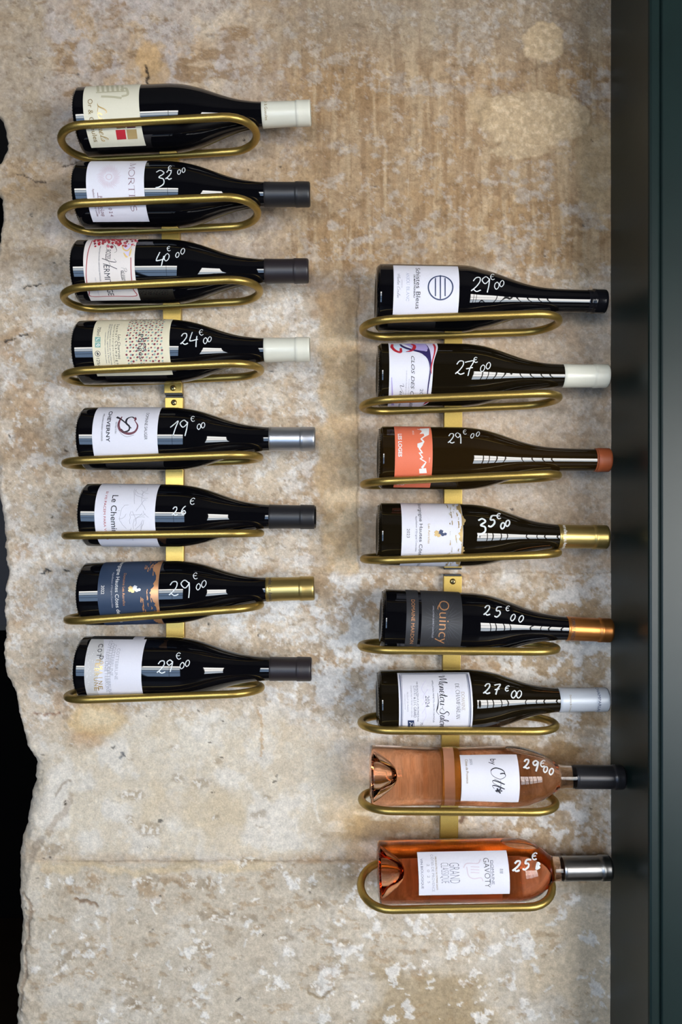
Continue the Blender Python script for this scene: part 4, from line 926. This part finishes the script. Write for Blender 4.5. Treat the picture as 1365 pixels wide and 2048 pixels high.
b.cap_text('CHAMPARLAN', 1212, 575, 690, 14, 'ink navy'); b.cap_text('Domaine de Champarlan', 1075, 610, 692, 9, 'ink dark ochre')
b.price([('2', 670, 580, 56, .2), ('7', 716, 582, 54, .15), ('E', 765, 578, 28, .3), ('0', 800, 606, 40, .2), ('0', 826, 606, 40, .2)], 2.8)

# --- rosé bottles: transmissive, with punt, air bubble, back label
def bubble(b, a, la, wr, dz):
    # air pocket lying under the upper glass
    n, mm = 24, 14; v = []; f = []
    for i in range(mm+1):
        p = math.pi*i/mm
        for k in range(n):
            t = 2*math.pi*k/n; x = la*math.cos(p); y = wr*math.sin(p)*math.cos(t); z = .0030*math.sin(p)*math.sin(t)
            v.append((a+x, y, b.rad(a+x*.9)-dz+z-y*y/(2*.036)))
    for i in range(mm):
        for k in range(n): l = (k+1) % n; f.append((i*n+k, i*n+l, (i+1)*n+l, (i+1)*n+k))
    o = mesh_obj('air_bubble', v, f, None, b.root)
    bm = bmesh.new(); bm.from_mesh(o.data); bmesh.ops.remove_doubles(bm, verts=bm.verts, dist=1e-6); bmesh.ops.recalc_face_normals(bm, faces=bm.faces); bmesh.ops.reverse_faces(bm, faces=bm.faces); bm.to_mesh(o.data); bm.free()
    m = bpy.data.materials.get('air pocket')
    if not m:
        m = bpy.data.materials.new('air pocket'); m.use_nodes = True; p = m.node_tree.nodes['Principled BSDF']
        p.inputs['Transmission Weight'].default_value = 1; p.inputs['Roughness'].default_value = 0; p.inputs['IOR'].default_value = 1.33
    o.data.materials.append(m)
b = Bottle(700, 1470, 740, 1552, 1554, ROSE1, 326, 'pale pink rosé bottle with charcoal capsule reaching the green frame, seventh on the right', g_rose1, punt=2)
b.capsule(1156, c_char, lip=(.013, .0009))
b.label(545, 828, -36, 61, p_white)
b.text('by', 686, 714, 118, 146, 'ink black'); b.strokes('O', 690, 760, 160, 218, 'ink black', .0011, slant=.0); b.strokes('tt', 696, 760, 212, 258, 'ink black', .0010, slant=.25)
b.text('*', 690, 740, 258, 284, 'ink black', bold=.02); b.text('2025', 586, 597, 118, 146, 'ink grey'); b.text('Côtes de Provence', 567, 579, 120, 236, 'ink dark ochre')
b.flush(b.lab)
b.patch('back_label', lambda th: (.098, .112), math.radians(105), math.radians(255), p_pinkish, .0002, b.root, nt=20, na=3)
bubble(b, .200, .026, .013, .0042)
b.price([('2', 862, 142, 50, .1), ('9', 905, 150, 56, .1), ('E', 938, 140, 34, .2), ('0', 955, 168, 32, .2), ('0', 983, 178, 34, .2)], 3.4)

b = Bottle(700, 1470, 755, 1742, 1736, ROSE2, 300, 'deep pink rosé bottle marked 25 with brushed steel capsule, bottom of the right rack', g_rose2, punt=2)
b.capsule(1131, c_steel, lip=(.014, .0009)); b.label(335, 778, -22, 59, p_white)
b.text('DOMAINE', 691, 704, 612, 728, 'ink grey'); b.text('GAVOTY', 657, 684, 600, 742, 'ink soft black', bold=-.012); b.zline([(686, 612), (688, 735)], .6, 'ink grey', curve=False)
b.text('GRAND', 487, 537, 624, 722, 'ink grey', bold=-.02); b.text('CLASSIQUE', 446, 484, 624, 722, 'ink grey', bold=-.02)
b.text('MISE EN BOUTEILLE AU DOMAINE GAVOTY', 420, 428, 594, 755, 'ink dark ochre'); b.text('CÔTES DE PROVENCE', 400, 412, 584, 762, 'ink pale grey'); b.text('2  0  2  5', 378, 390, 630, 722, 'ink pale grey'); b.text('VIN BIOLOGIQUE', 348, 359, 604, 748, 'ink grey')
b.zline([(555, 648), (565, 630), (585, 626), (625, 626), (638, 606)], 2, 'ink mauve'); b.zline([(570, 642), (580, 686), (605, 700), (640, 696), (650, 712)], 2, 'ink mauve')
for y in (642, 656, 670): b.zline([(590, y), (632, y+2)], 1.6, 'ink mauve', curve=False)
for y in (655, 663, 671): b.zline([(732, y), (748, y+1)], 1.2, 'ink grey', curve=False)
b.flush(b.lab)
b.patch('back_label', lambda th: (.068, .162), math.radians(100), math.radians(262), p_pinkish, .0002, b.root, nt=24, na=4)
bubble(b, .183, .024, .014, .0042)
b.price([('2', 815, 640, 58, .3), ('5', 862, 632, 56, .3), ('E', 898, 592, 36, .2), ('B', 918, 640, 36, .2)], 3.6)
